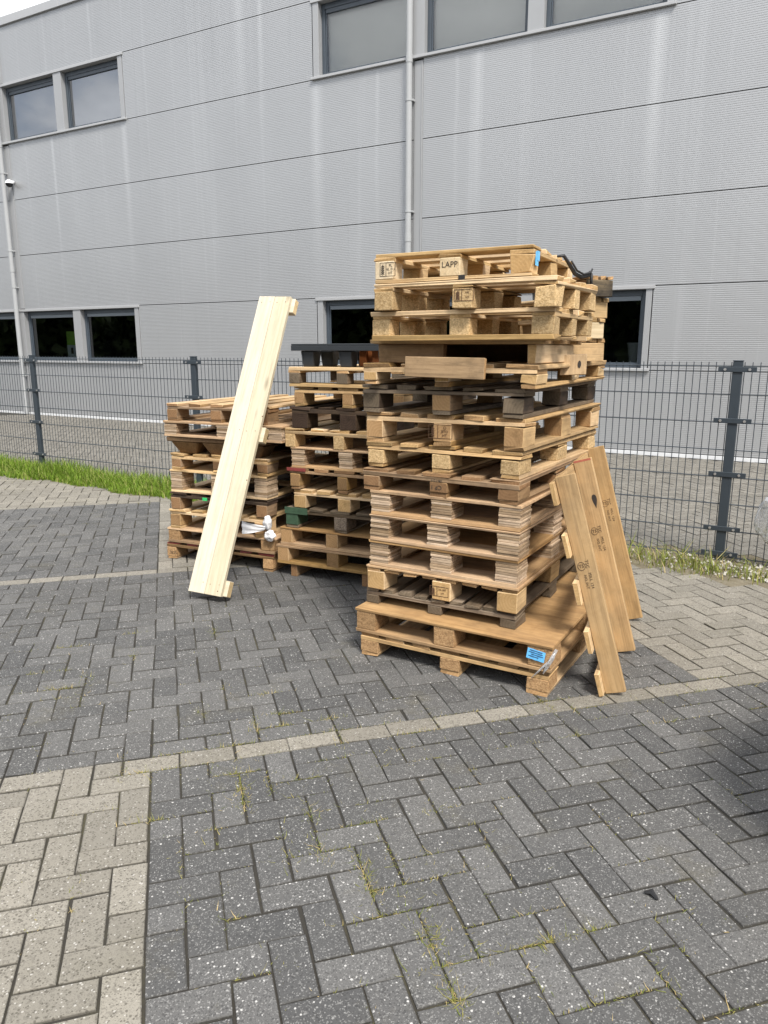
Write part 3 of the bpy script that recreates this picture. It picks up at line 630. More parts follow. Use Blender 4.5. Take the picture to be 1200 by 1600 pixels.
def pallet(label, xL, yF, yaw, z0, z1, Wd, D, kind, wd, ew, blk, deck_n=5, bw=.100, deckw=None, opts=(), name='wooden_pallet', bend=None, btm=None):
    """local frame: x across the front, y away from it, z up, origin at front middle bottom.
    kind: end  = deck boards run front to back, runners too (seen end on)
          side = deck boards run across the front
          ply  = plywood sheet deck with laminated blocks
          sheet = plywood sheet deck with solid blocks"""
    ya = R(yaw); cx = xL + Wd / 2 * math.cos(ya); cy = yF + Wd / 2 * math.sin(ya); H = z1 - z0 - .0015
    e = empty(name, (cx, cy, z0), ya, label, 'pallet', 'wooden pallets piled in three stacks'); x0, x1 = -Wd / 2, Wd / 2
    td = .020; bmats = blk; J = .0026
    xs_ = [(x0, x0 + bw), (-bw / 2 + rng.uniform(-.02, .02), None), (x1 - bw, x1)]; xs_[1] = (xs_[1][0], xs_[1][0] + bw)
    bd = .095 if kind == 'side' else min(.145, D * .22); ys_ = [(.0, bd), (D / 2 - bd / 2, D / 2 + bd / 2), (D - bd, D)]
    if kind == 'end':
        tb = .020 if 'nobottom' not in opts else .0; ts = .020; zt = H - td; zs_ = zt - ts
        ws = deckw or ([.145, .10, .145, .10, .145] if deck_n == 5 else [Wd / deck_n * .72] * deck_n)
        gap = (Wd - sum(ws)) / (len(ws) - 1); q = MB(); xx = x0
        for k, w_ in enumerate(ws):
            q.box((xx, rng.uniform(-.004, .014), zt + .0004), (xx + w_, D - rng.uniform(-.004, .03), H), 1, .0025, emi=1, jit=J, rot=rng.normal(0, .0045)); xx += w_ + gap
        q.build('deck', [wd, bend or ew], e)
        for k, (ya_, yb_) in enumerate(ys_):
            q = MB(); q.box((x0 + rng.uniform(0, .006), ya_ + .002, zs_ + .0004), (x1 - rng.uniform(0, .006), yb_, zt), 0, .002, emi=1, jit=J); q.build('stringer_board', [wd, ew], e)
        if tb:
            for a, b_ in xs_:
                q = MB(); q.box((a + .004, .003, 0), (b_ - .004, D - .003, tb), 1, .002, emi=1, jit=J); q.build('bottom_board', [wd, ew], e)
        zb0, zb1 = tb + .0004, zs_
    elif kind == 'side':
        tb = .0 if 'nobottom' in opts else .018; ts = .016; zt = H - td; zs_ = zt - ts; n_ = max(3, deck_n); q = MB(); w_ = .095; gp = (D - n_ * w_) / (n_ - 1); yy = 0
        for k in range(n_):
            q.box((x0 + rng.uniform(-.004, .006), yy + (.0 if k else rng.uniform(0, .004)), zt + .0004), (x1 - rng.uniform(-.004, .006), yy + w_, H), 0, .0025, emi=1, jit=J); yy += w_ + gp
        q.build('deck', [wd, ew], e)
        for a, b_ in xs_:
            q = MB(); q.box((a, .004, zs_ + .0004), (b_, D - .004, zt), 1, .002, emi=1, jit=J); q.build('stringer_board', [wd, ew], e)
        for ya_, yb_ in (ys_ if tb else ()):
            q = MB(); q.box((x0 + .002, ya_, 0), (x1 - .002, yb_, tb), 0, .002, emi=1, jit=J); q.build('bottom_board', [wd, ew], e)
        zb0, zb1 = tb + .0004, zs_
    else:
        tb = .016 if kind == 'ply' else .018; ts = 0; tdk = .013; zt = H - tdk
        q = MB(); q.box((x0 - .003, -.003, zt + .0004), (x1 + .003, D, H), 0, .0015, jit=.001); q.build('deck', [wd, ew], e)
        if 'nobottom' not in opts:
            for ya_, yb_ in ys_:
                q = MB(); q.box((x0, ya_ - .001, 0), (x1, yb_, tb), 0, .0015, jit=.001); q.build('bottom_board', [btm or wd, ew], e)
            for a, b_ in (xs_[0], xs_[2]):
                q = MB()
                for (s0, s1) in ((ys_[0][1], ys_[1][0]), (ys_[1][1], ys_[2][0])): q.box((a, s0 + .0005, 0), (b_, s1 - .0005, tb), 1, .0015)
                q.build('bottom_board', [btm or wd, ew], e)
        else: tb = 0
        if 'slats' in opts:      # thin boards laid under the sheet, their ends showing
            q = MB(); n_ = 8; w_ = Wd / n_ * .74
            for k in range(n_): q.box((x0 + k * (Wd - w_) / (n_ - 1), .004, zt - .016), (x0 + k * (Wd - w_) / (n_ - 1) + w_, D - .004, zt), 1, .002, emi=1, jit=J)
            q.build('slat_layer', [W_TAN, E_TAN], e); zt -= .0164
        zb0, zb1 = tb + .0004, zt
    first = True
    for iy, (ya_, yb_) in enumerate(ys_):
        for ix, (a, b_) in enumerate(xs_):
            q = MB()
            if kind == 'ply':
                n_ = 8; t_ = (zb1 - zb0) / n_
                for k in range(n_): q.box((a + rng.uniform(-.003, .004), ya_ + rng.uniform(-.001, .005), zb0 + k * t_), (b_ + rng.uniform(-.004, .003), yb_, zb0 + (k + 1) * t_ - .0016), 0, .0010, emi=0)
            else:
                mi = 0
                q.box((a + .003, ya_ + (.0 if iy == 0 else .003), zb0), (b_ - .003, yb_ - .003, zb1), 1, .003, emi=1, jit=.0006 if iy == 0 and ix < 2 else .003, rot=0 if iy == 0 else rng.normal(0, .02))
            mts = list(bmats)
            if 'green' in opts and ix == 0 and iy == 0: mts = [M_GREEN, M_GREEN]
            if 'tanmid' in opts and ix == 1: mts = [W_BROWN, E_TAN]
            if 'pale' in opts and ix < 2 and iy == 0: mts = [W_PALE, W_PALE]
            bo = q.build('block', mts, e)
            if 'green' in opts and ix == 0 and iy == 0: bo['label'] = 'green painted corner block'
    return e
FR, TA, BR, GR, DK = [W_FRESH, E_FRESH], [W_TAN, E_TAN], [W_BROWN, E_BROWN], [W_GREY, E_GREY], [W_DARK, E_DARK]
CH, CB, CG, LM = [W_CHIP, W_CHIP], [W_CHIPB, W_CHIPB], [W_CHIPG, W_CHIPG], [W_LAM, W_LAM]
# --- tall stack on the right, listed from the ground up
p16 = pallet('large chipboard block pallet on the paving, below the blue tagged plywood pallet', -1.88, 3.080, -.6, 0, .122, 1.0, 1.2, 'end', W_TAN, E_TAN, CB, deckw=[.10] * 7, bw=.11)
p15 = pallet('wide plywood topped pallet with a blue label on its front corner, second from the ground', -1.902, 3.078, -.8, .122, .250, 1.03, 1.2, 'sheet', W_PLY, W_PLY, CB, bw=.115)
p14 = pallet('grey weathered slatted pallet resting on the wide plywood topped pallet', -1.903, 3.175, 0, .250, .335, .82, 1.2, 'end', W_GREY, E_GREY, GR, deckw=[.072] * 9, bw=.08, opts=('nobottom',))
p13 = pallet('pale pallet with a small framed stamp, just above the grey slatted pallet', -1.885, 3.16, 0, .335, .460, .81, 1.2, 'sheet', W_PLY, W_PLY, FR, bw=.105, opts=('slats', 'nobottom'))
p12 = pallet('lowest of the three pallets with layered plywood blocks in the tall right stack', -1.871, 3.165, -.5, .460, .592, .79, 1.16, 'ply', W_PLY, W_PLY, LM, bw=.108)
p11 = pallet('middle of the three pallets with layered plywood blocks in the tall right stack', -1.865, 3.16, -.8, .592, .727, .79, 1.16, 'ply', W_PLY, W_PLY, LM, bw=.108)
p10 = pallet('topmost of the three pallets with layered plywood blocks in the tall right stack', -1.864, 3.165, -.5, .727, .850, .79, 1.16, 'ply', W_PLY, W_PLY, LM, bw=.108)
p9 = pallet('brown pallet with upside down CP 1 lettering on its middle block', -1.914, 3.17, -1.5, .850, .962, .83, 1.2, 'end', W_BROWN, E_BROWN, BR)
p8 = pallet('pallet with rough chipboard blocks and pale deck, above the one lettered CP 1', -1.898, 3.19, -1.8, .962, 1.092, .81, 1.2, 'end', W_TAN, E_FRESH, CH)
p7 = pallet('honey coloured pallet with a large branded wheat ear stamp, under the grey weathered one', -1.905, 3.19, -1.8, 1.092, 1.238, .83, 1.2, 'end', W_TAN, E_TAN, TA)
p6 = pallet('grey brown weathered pallet with dark blocks at mid height of the tall right stack', -1.912, 3.17, -.5, 1.238, 1.372, .83, 1.2, 'end', W_GREY, E_GREY, [W_DARK, E_GREY], opts=('tanmid',))
p5 = pallet('thin pale pallet carrying the loose planks at its front and right side', -1.878, 3.12, 0, 1.372, 1.476, .865, 1.2, 'end', W_TAN, E_TAN, FR, bw=.078)
# stringer pallet on edge boards
e = empty('wooden_pallet', (-1.44, 3.14, 1.476), 0, 'low pallet on solid edge boards, fourth from top in front of the tall stack', 'pallet', 'wooden pallets piled in three stacks')
q = MB()
for k in range(5): q.box((-.41, .0 + k * .125, .0845), (.44 - .02 * (k % 2), .105 + k * .125, .102), 0, .002, emi=1, jit=.0015)
q.build('deck', TA, e)
for lo, hi, ax in (((-.375, .02, 0), (-.035, .06, .084), 0), ((-.375, .56, 0), (.36, .60, .084), 0), ((.365, .015, 0), (.405, .60, .084), 1), ((-.385, .07, 0), (-.345, .555, .084), 1)):
    q = MB(); q.box(lo, hi, ax, .003, emi=1, jit=.002); q.build('edge_board', BR if ax == 0 else FR, e)  # front boards browner to paint in their shade, side boards paler as if lit
p3 = pallet('chipboard block pallet third from the top at the front of the tall right stack', -1.80, 3.07, 0, 1.578, 1.708, .865, .62, 'side', W_FRESH, E_FRESH, CH, deck_n=4, bw=.10)
p2 = pallet('pallet with chipboard blocks directly under the topmost pallet lettered LAPP', -1.76, 3.02, 0, 1.708, 1.828, .845, .62, 'side', W_FRESH, E_FRESH, CH, deck_n=4, bw=.10, opts=('nobottom',))
p1 = pallet('topmost pallet of the tall right stack, lettered LAPP on its middle block', -1.838, 3.16, 1.2, 1.838, 1.974, .765, .66, 'side', W_FRESH, E_FRESH, FR, deck_n=4, bw=.105, opts=('pale',))
p1.rotation_euler.x = R(-1.2)
def narrow(label, cx, cy, yaw, z0, z1, Wd, D, wd, ew, blk):
    # narrow slatted pallet seen at its end: the deck slats run away from the end face
    ya = R(yaw); e = empty('narrow_pallet', (cx + Wd / 2 * math.cos(ya), cy + Wd / 2 * math.sin(ya), z0), ya, label, 'pallet', 'narrow slatted pallets at the rear of the tall stack')
    H = z1 - z0 - .0015; q = MB(); w_ = Wd * .19
    for k in range(4): q.box((-Wd / 2 + k * (Wd - w_) / 3, rng.uniform(-.004, .006), H - .020), (-Wd / 2 + k * (Wd - w_) / 3 + w_, D - rng.uniform(0, .02), H), 1, .002, emi=1, jit=.002)
    q.build('deck', [wd, ew], e)
    for k in range(3):
        q = MB(); y0 = k * (D - .08) / 2; q.box((-Wd / 2 + .002, y0 + .002, .0), (Wd / 2 - .002, y0 + .08, H - .0204), 0, .003, emi=1, jit=.0015); q.build('block', blk if k == 0 else [wd, ew], e)
    return e
NX, NY, NYAW = -1.035, 3.755, 55
narrow('narrow slatted pallet with a knotty end block, lowest of four at the stack rear', -1.055, NY, NYAW, 1.478, 1.592, .215, .6, W_TAN, E_TAN, [W_TAN, E_FRESH])
narrow('narrow slatted pallet with a pale end block, second lowest of four at the stack rear', -1.04, NY, NYAW - 1, 1.592, 1.690, .185, .6, W_FRESH, E_FRESH, [W_PALE, E_FRESH])
narrow('narrow slatted pallet with a clean tan end block just below the black stained one', NX, NY, NYAW + 2, 1.690, 1.790, .205, .6, W_FRESH, E_FRESH, FR)
rd1 = narrow('narrow slatted pallet with a black stained end block, topmost at the stack rear', -1.0, NY + .01, NYAW - 3, 1.790, 1.892, .165, .42, W_BROWN, E_TAN, [W_STAIN, E_BROWN])

def tall(p, x, z, s_, size, **k): return text(p, s_, (x, -.0012, z), size, **k)
# lettering
text(p1, 'LAPP', (.0, -.0010, .068), .036, name='lettering')
stamp_box(p1, -.312, .062, .082, .062, ['PL', 'NL 016', 'HT'])
stamp_box(p2, .02, .055, .09, .05, ['NL', 'HT'], M_BROWNINK)
stamp_box(p7, .0, .068, .125, .066, ['CI', 'BTO', 'HT'], M_BROWNINK)
for s_, z, sz in (('08-12-1', .078, .019), ('CP 1', .046, .03)): text(p9, s_, (.0, -.0010, z), sz, M_INK, (R(90), R(180), 0), 'lettering')
stamp_box(p13, .005, .045, .10, .05, ['NL-007', 'HT'], M_BROWNINK)
# blue sticker torn on the top corner block
q = MB(); q.box((.3825, .030, .050), (.3845, .070, .108), c=.0005); q.box((.385, .045, .072), (.386, .082, .112), c=.0003); q.build('blue_sticker', M_BLUE, p1)
q = MB(); q.box((.045, -.0035, -.016), (.075, .10, .0215), c=.001); q.build('black_tape', M_RUBBER, p1)
# blue label and shreds of film on the plywood topped pallet
lb = MB(); M_ = Matrix.Translation((.443, -.0065, .075)) @ Matrix.Rotation(R(7), 4, 'Y') @ Matrix.Rotation(R(-6), 4, 'X') @ Matrix.Scale(.70, 4)
for k in range(5):
    lb.box((-.06 + k * .024, -.001 + .002 * (k % 2), -.034), (-.0362 + k * .024, .0002 + .002 * (k % 2), .034), c=.0003, M=M_, rnd=.5)
lo_ = lb.build('blue_label', M_BLUE, p15)
ln = MB()
for k, (a, b_) in enumerate(((-.045, .04), (-.05, .045), (-.03, .05), (-.048, .02))): ln.box((a, -.0022, .022 - k * .013), (b_, -.0012, .027 - k * .013), c=.0002, M=M_)
ln.build('label_print', plain('label_ink', (.02, .06, .14), .6, var=.6, vs=200), lo_)

# --- middle stack
YM = 3.995; MY = 4.3
m10 = pallet('sheet topped pallet on narrow runners at the bottom of the middle stack', -3.096, YM - .02, MY, .09, .220, .86, 1.2, 'sheet', W_BROWN, E_TAN, TA, bw=.095, btm=W_TAN)
for xx in (-.33, .22):
    q = MB(); q.box((xx, .015, -.09), (xx + .048, 1.15, -.001), 1, .002, emi=1); q.build('runner', BR, m10)
m9 = pallet('reddish sheet topped pallet under the pallet with the green corner', -3.070, YM - .01, MY, .220, .346, .84, 1.2, 'sheet', W_PLY, E_TAN, TA, bw=.095)
m8 = pallet('grey pallet with a green painted corner block in the middle stack', -3.030, YM, MY, .346, .490, .83, 1.2, 'end', W_GREY, E_GREY, CG, opts=('green',))
q = MB(); q.box((-.417, -.006, .098), (-.24, .0005, .143), c=.001); q.build('green_edge', M_GREEN, m8)
m7 = pallet('pale clean pine pallet on the green cornered one in the middle stack', -2.966, YM + .01, MY, .490, .616, .80, 1.2, 'end', W_FRESH, E_FRESH, FR, opts=('nobottom',))
m6 = pallet('orange brown pallet with a red painted deck end in the middle stack', -2.985, YM, MY, .616, .763, .82, 1.2, 'end', W_BROWN, E_BROWN, TA, bw=.08)
q = MB(); q.box((-.43, -.005, .124), (-.285, .0, .146), c=.001); q.build('red_board_end', E_RED, m6)
m5 = pallet('pallet with layered plywood blocks, fifth from the top of the middle stack', -2.975, YM + .01, MY, .763, .900, .80, 1.2, 'ply', W_PLY, W_LAM, LM, bw=.10)
m4 = pallet('yellowish pine pallet with chipboard blocks below the charred pallet', -3.018, YM, MY, .900, 1.028, .82, 1.2, 'end', W_FRESH, E_FRESH, CH, opts=('nobottom',), bw=.08)
m3 = pallet('charred dark pallet, third from the top of the middle stack', -2.966, YM + .01, MY, 1.028, 1.170, .82, 1.2, 'end', W_DARK, E_DARK, DK, bw=.125, opts=('nobottom',))
m2 = pallet('light pallet with small pine blocks standing on the charred one', -2.942, YM + .01, MY, 1.170, 1.302, .79, 1.2, 'end', W_TAN, E_FRESH, TA, bw=.08)
m1 = pallet('mossy dark pallet with pale boards right under the black plastic pallet', -2.974, YM, MY, 1.302, 1.424, .82, 1.2, 'side', W_FRESH, E_TAN, [W_GREY, E_GREY], deck_n=7, bw=.085)
# black plastic pallet
def plastic(label, xL, yF, yaw, z0, z1, Wd, D):
    ya = R(yaw); e = empty('plastic_pallet', (xL + Wd / 2 * math.cos(ya), yF + Wd / 2 * math.sin(ya), z0), ya, label, 'pallet'); H = z1 - z0; x0 = -Wd / 2
    q = MB()
    for k in range(9): q.box((x0 + .002, .0015 + k * D / 9, H - .012), (x0 + Wd - .002, (k + .82) * D / 9, H), 0, .002)
    q.build('deck', M_BLACKP, e)
    q = MB()
    for a, b_ in (((x0, 0), (x0 + Wd, .012)), ((x0, D - .012), (x0 + Wd, D)), ((x0, .0125), (x0 + .012, D - .0125)), ((x0 + Wd - .012, .0125), (x0 + Wd, D - .0125))):
        q.box((*a, H - .044), (*b_, H - .0125), c=.002)
    q.build('rim', M_BLACKP, e)
    for iy in range(3):
        for ix in range(3):
            q = MB(); cx = x0 + .11 + ix * (Wd - .24) / 2; cy = .07 + iy * (D - .14) / 2
            q.box((cx - .050, cy - .05, 0), (cx + .050, cy + .05, H - .0445), c=.006, taper=.22)
            q.box((cx - .036, cy - .053, .04), (cx - .031, cy - .051, H - .06), c=.001)
            q.build('foot', M_BLACKP, e)
    return e
plastic('black plastic pallet on tapered feet lying on top of the middle stack', -2.957, YM + .01, 3.0, 1.425, 1.571, .80, .62)
ob = MB(); M_ = Matrix.Translation((-2.56, 4.22, 1.4255)) @ Matrix.Rotation(R(8), 4, 'Z')
for k in range(4): ob.box((-.005 + k * .09, -.01, 0), (.045 + k * .09, .03, .105), c=.004, M=M_)
ob.box((-.02, .031, .0), (.34, .05, .105), c=.003, M=M_)
tag(ob.build('rust_brown_crate_side', M_ORANGE), 'rust brown ribbed crate side tucked under the black plastic pallet', 'crate')

# --- left stack
LY = 6.0
def YLf(x): return 3.90 + (x + 4.07) * math.tan(R(LY))
l9 = pallet('wide pallet with red painted board ends at the ground, bottom of the left stack', -4.075, YLf(-4.07), LY, 0, .133, .93, 1.2, 'end', W_BROWN, E_TAN, CB, deckw=[.125, .10, .10, .10, .10, .13], bw=.09, bend=E_RED)
text(l9, '3525-', (-.40, -.0010, .05), .032, M_INK, name='lettering')
l8 = pallet('sheet topped pallet resting on the red ended one in the left stack', -4.052, YLf(-4.05), LY, .133, .242, .92, 1.2, 'sheet', W_PLY, E_TAN, CB, bw=.11, btm=W_BROWN)
l7 = pallet('pale pallet with white plastic film wrapped round its right corner block', -4.026, YLf(-4.02), LY, .242, .388, .83, 1.2, 'end', W_FRESH, E_FRESH, TA, bw=.095)
l6 = pallet('dark brown pallet with a dab of green paint in the left stack', -4.012, YLf(-4.01), LY, .388, .516, .83, 1.2, 'end', W_DARK, E_DARK, BR, bw=.09, deckw=[.145, .12, .12, .12, .145], opts=('nobottom',))
q = MB(); q.box((-.125, -.004, .082), (-.085, .0005, .104), c=.001); q.build('green_paint_dab', plain('bright_green_paint', (.03, .50, .14), .6), l6)
l5 = pallet('pallet with layered plywood blocks above the dark brown one in the left stack', -3.998, YLf(-4.0), LY, .516, .682, .82, 1.2, 'ply', W_FRESH, W_LAM, LM, bw=.10)
l4 = pallet('pallet with a yellowish slatted deck under the pressed fibre pallet', -3.984, YLf(-3.98), LY, .682, .802, .82, 1.2, 'end', W_TAN, E_FRESH, BR, bw=.09, deckw=[.12] * 5)
# pressed fibre pallet with tapered feet
ya = R(LY); e = empty('fibre_pallet', (-4.0 + .41, YLf(-3.59), .802), ya, 'brown pressed fibre pallet on tapered feet, third from the top of the left stack', 'pallet', 'wooden pallets piled in three stacks')
q = MB(); q.box((-.42, -.01, .092), (.42, 1.18, .1205), 0, .006, jit=.003); q.build('deck', [W_PRESS], e)
for iy in range(3):
    for ix in range(3):
        q = MB(); cx = -.27 + ix * .27; cy = .10 + iy * .49; q.box((cx - .12, cy - .10, .0), (cx + .12, cy + .10, .0918), 2, .012, taper=.34); q.build('foot', [W_PRESS], e)
l2 = pallet('layered plywood block pallet with overhanging sheet, second from top of the left stack', -4.016, YLf(-4.0) - .015, LY - 2, .924, 1.037, 1.0, 1.2, 'ply', W_PLY, W_LAM, LM, bw=.11)
l1 = pallet('topmost pallet of the left stack with spaced deck boards and brown blocks', -3.980, YLf(-3.98) - .02, LY + 1, 1.037, 1.162, .84, 1.25, 'end', W_BROWN, E_BROWN, BR, bw=.095, deckw=[.10] * 5)
for ch in l1.children:
    if ch.name.startswith('deck'): ch.data.materials[0] = W_TAN

# --- white plastic film on the left stack
def crumple(cx, cy, cz, rx, ry, rz, seed, amp=.35, n1=14, n2=10):
    g = np.random.default_rng(seed); ph = g.uniform(0, 6.28, 12); P = []; F = []
    for i in range(n2 + 1):
        t = math.pi * i / n2
        for j in range(n1):
            a = 2 * math.pi * j / n1; k = 1 + amp * (math.sin(3 * a + ph[0] + 2 * t) * .5 + math.sin(5 * a - 3 * t + ph[1]) * .35 + math.sin(7 * t + ph[2] + a) * .3) * math.sin(t) + g.normal(0, amp * .16)
            P.append((cx + rx * math.sin(t) * math.cos(a) * k, cy + ry * math.sin(t) * math.sin(a) * k, cz + rz * math.cos(t) * k))
    for i in range(n2):
        for j in range(n1): F.append([i * n1 + j, i * n1 + (j + 1) % n1, (i + 1) * n1 + (j + 1) % n1, (i + 1) * n1 + j])
    return P, F
q = MB(); M_ = np.array(Matrix.Translation((-3.35, YLf(-3.35) - .03, .314)) @ Matrix.Rotation(R(LY), 4, 'Z'))
P = []; F = []
for i in range(12):
    t = i / 11; hh = .036 * (1 - t) ** .8 + .012
    for j in range(7): P.append((-.02 + t * .19, -.006 - .005 * math.sin(j * 2.1 + i * .4) - .014 * math.sin(math.pi * t), (j / 6 - .5) * 2 * hh + .012 * t))
F = [[i * 7 + j, (i + 1) * 7 + j, (i + 1) * 7 + j + 1, i * 7 + j + 1] for i in range(11) for j in range(6)]
P = np.array(P); P = P @ M_[:3, :3].T + M_[:3, 3]; q.add(P, F)
P_, F_ = crumple(-3.168, YLf(-3.17) - .02, .362, .032, .022, .050, 3, .24, 40, 32); q.add(P_, F_)
P_, F_ = crumple(-3.155, YLf(-3.15) - .02, .272, .040, .026, .040, 5, .25, 40, 32); q.add(P_, F_)
tag(q.build('plastic_wrap', M_WFILM, smooth=True), 'twisted white plastic film wrapped round a corner block of the left stack', 'plastic film')

# --- long white plank panel leaning on the left stack
ax_ = (Vector((-3.075, 3.315, .055)) - Vector((-3.29, 3.29, .055))).normalized()
bot = Vector((-3.27, 3.285, .052)); top = Vector((-3.315, 4.150, 1.886)); upv = (top - bot).normalized(); ax_ = (ax_ - upv * ax_.dot(upv)).normalized(); nrm = ax_.cross(upv)   # nrm points to the viewer side
if nrm.y > 0: nrm = -nrm
Lp = (top - bot).length; Wp = .245
e = empty('plank_panel', bot, 0, 'long clean white wood panel of two planks leaning upright on the left stack', 'wooden panel')
M_ = Matrix((ax_, upv, nrm)).transposed().to_4x4(); e.matrix_world = Matrix.Translation(bot) @ M_
for a, b_ in ((0, Wp / 2 - .0016), (Wp / 2 + .0016, Wp)):
    q = MB(); q.box((a, 0, -.024), (b_, Lp, 0), 1, .0015, emi=1, jit=.0006); q.build('plank', [W_WHITE, E_WHITE], e)
for yy in (.005, Lp * .5, Lp - .105):
    q = MB(); q.box((.03, yy, -.072), (Wp + .026, yy + .10, -.0245), 0, .003, emi=1); q.build('cleat', [W_WHITE, E_WHITE], e)
q = MB()
for yy in (.055, Lp * .5 + .05, Lp - .055):
    for xx in (.03, .095, .15, .215): q.tube([(xx, yy + (xx * 13 % .02), -.001), (xx, yy + (xx * 13 % .02), .0006)], .0028, 8)
for xx, yy in ((.215, .03), (.238, .75), (.242, 1.18)): q.tube([(xx, yy, -.001), (xx, yy, .0006)], .0042, 8)
q.build('nails', M_BROWNINK, e)

# --- stringer pallet leaning on the right side of the tall stack
O = Vector((-.664, 3.226, .004)); yd = Vector((-.118, 1.0, 0)).normalized(); zu = (Vector((-.95, 3.232, .982)) - Vector((-.669, 3.226, 0))).normalized(); zu = (zu - yd * zu.dot(yd)).normalized(); xn = yd.cross(zu)
if xn.x < 0: xn = -xn
e = empty('leaning_pallet', O, 0, 'honey pine pallet with three stamped stringers leaning against the tall stack', 'pallet')
M_ = Matrix((xn, yd, zu)).transposed().to_4x4(); e.matrix_world = Matrix.Translation(O) @ M_
LL = 1.02
M_FADED = plain('faded_stamp_ink', (.085, .055, .030), .85, var=.6, vs=120)
for k in range(3):
    yy = k * .515; q = MB(); q.box((0, yy, 0), (.090, yy + .028, LL), 2, .0025, emi=1, jit=.001)
    so = q.build('stringer', [W_LEAN, E_FRESH], e)
    zc = .56 + .045 * k
    rt = (R(90), R(90), 0)
    q = MB(); q.tube([(.027 + .016 * math.cos(t), yy - .0006, zc + .045 + .019 * math.sin(t)) for t in np.linspace(0, 6.2, 16)], .0011, 4); q.build('stamp_shield', M_FADED, so)
    text(so, 'TS', (.027, yy - .0012, zc + .045), .022, M_FADED)
    text(so, 'TSC', (.052, yy - .0012, zc + .052), .022, M_FADED, rt)
    text(so, 'MILL 124', (.056, yy - .0012, zc - .025), .017, M_FADED, rt, spacing=1.15)
    text(so, 'NO.INT', (.034, yy - .0012, zc - .028), .017, M_FADED, rt, spacing=1.15)
for k, z in enumerate((.008, .215, .44, .66, .90)):
    q = MB(); q.box((-.0215, -.042 - .008 * (k % 2), z), (-.0006, 1.10, z + .105), 1, .002, emi=1, jit=.0015); q.build('deck_board', [W_FRESH if k < 4 else W_LEAN, E_FRESH], e)
q = MB(); q.box((.003, .514, LL - .010), (.088, .5145, LL + .0002), c=.0001); q.build('red_paint_line', plain('faded_red_paint', (.38, .11, .07), .8, var=.4, vs=50), e)
kn = MB(); kn.add([(.062 + .010 * math.cos(t) + .004 * math.sin(2 * t), .5142, .80 + .036 * math.sin(t)) for t in np.linspace(0, 6.28, 18)[:-1]], [list(range(17))]); kn.build('bark_pocket', M_INK, e)

# --- loose bits on and round the tall stack
q = MB(); M_ = Matrix.Translation((-1.432, 3.092, 1.411)) @ Matrix.Rotation(R(.8), 4, 'Y')
q.box((-.195, -.022, 0), (.195, .0, .092), 0, .002, emi=1, jit=.0015, M=M_)
tag(q.build('loose_plank', [W_OLD, E_TAN]), 'loose brown plank set on edge across the front of the thin pale pallet', 'plank', 'loose plank offcuts')
q = MB(); M_ = Matrix.Translation((-1.005, 3.62, 1.418)) @ Matrix.Rotation(R(28), 4, 'Z')
q.box((-.062, -.02, 0), (.062, .0, .095), 2, .002, emi=1, jit=.002, M=M_)
lp = q.build('loose_plank', [W_TAN, E_GREY])
q = MB(); q.add([(.028 + .008 * math.cos(t), -.0215, .050 + .018 * math.sin(t)) for t in np.linspace(0, 6.28, 14)[:-1]], [list(range(13))]); V_ = np.array(q.v[0]); q.v[0] = V_ @ np.array(M_)[:3, :3].T + np.array(M_)[:3, 3]; q.build('knot_hole', M_INK, lp)
tag(lp, 'short greyish plank offcut with a dark hole at the right side of the tall stack', 'plank', 'loose plank offcuts')
q = MB(); pts = [(-1.075, 3.52, 1.955), (-1.050, 3.54, 1.958), (-1.035, 3.58, 1.925), (-1.018, 3.62, 1.885), (-1.00, 3.67, 1.872), (-.985, 3.74, 1.885), (-.985, 3.765, 1.902), (-.975, 3.755, 1.890), (-.972, 3.752, 1.830)]
q.tube(pts, [.005, .008, .009, .010, .010, .009, .008, .008, .007], 7); q.tube([(x + .012, y - .005, z + .012) for x, y, z in pts[2:7]], .005, 6)
tag(q.build('strap', M_RUBBER, smooth=True), 'black strap hanging between the LAPP pallet and the black stained half pallet', 'strap')
q = MB(); q.tube([(-.262, 1.995, .006), (-.243, 2.0, .012), (-.224, 1.985, .006)], [.004, .010, .004], 6)
tag(q.build('plastic_scrap', M_RUBBER), 'small black plastic scrap lying on the dark paving bricks', 'scrap')
# clear film shreds at the corner of the plywood topped pallet
q = MB()
for k, (p0, p1_, w_) in enumerate((((-.862, 3.085, .232), (-.905, 3.052, .118), .010), ((-.870, 3.075, .20), (-.96, 3.056, .085), .005), ((-.858, 3.10, .225), (-.90, 3.056, .15), .004))):
    p0, p1_ = Vector(p0), Vector(p1_); q.tube([p0, p0.lerp(p1_, .35) + Vector((.006, -.008, .004)), p0.lerp(p1_, .7) + Vector((.002, -.006, 0)), p1_], [w_ * .4, w_, w_ * .8, w_ * .3], 7)
tag(q.build('plastic_shred', M_FILM, smooth=True), 'torn clear plastic film at the front corner of the wide plywood topped pallet', 'plastic film')
# clear film bag snagged on the fence
q = MB(); P_, F_ = crumple(-.075, 5.80, .372, .155, .06, .205, 11, .14, 40, 26); q.add(P_, F_)
tag(q.build('plastic_bag', M_FILM, smooth=True), 'crumpled clear plastic film bag against the mesh fence at the right edge', 'plastic film')

# ---------------------------------------------------------------- parked car just beyond the right edge
cr_ = empty('parked_car', (.012, 2.50, 0), TH, 'black parked car at the right edge with only its front corner near the frame', 'car')
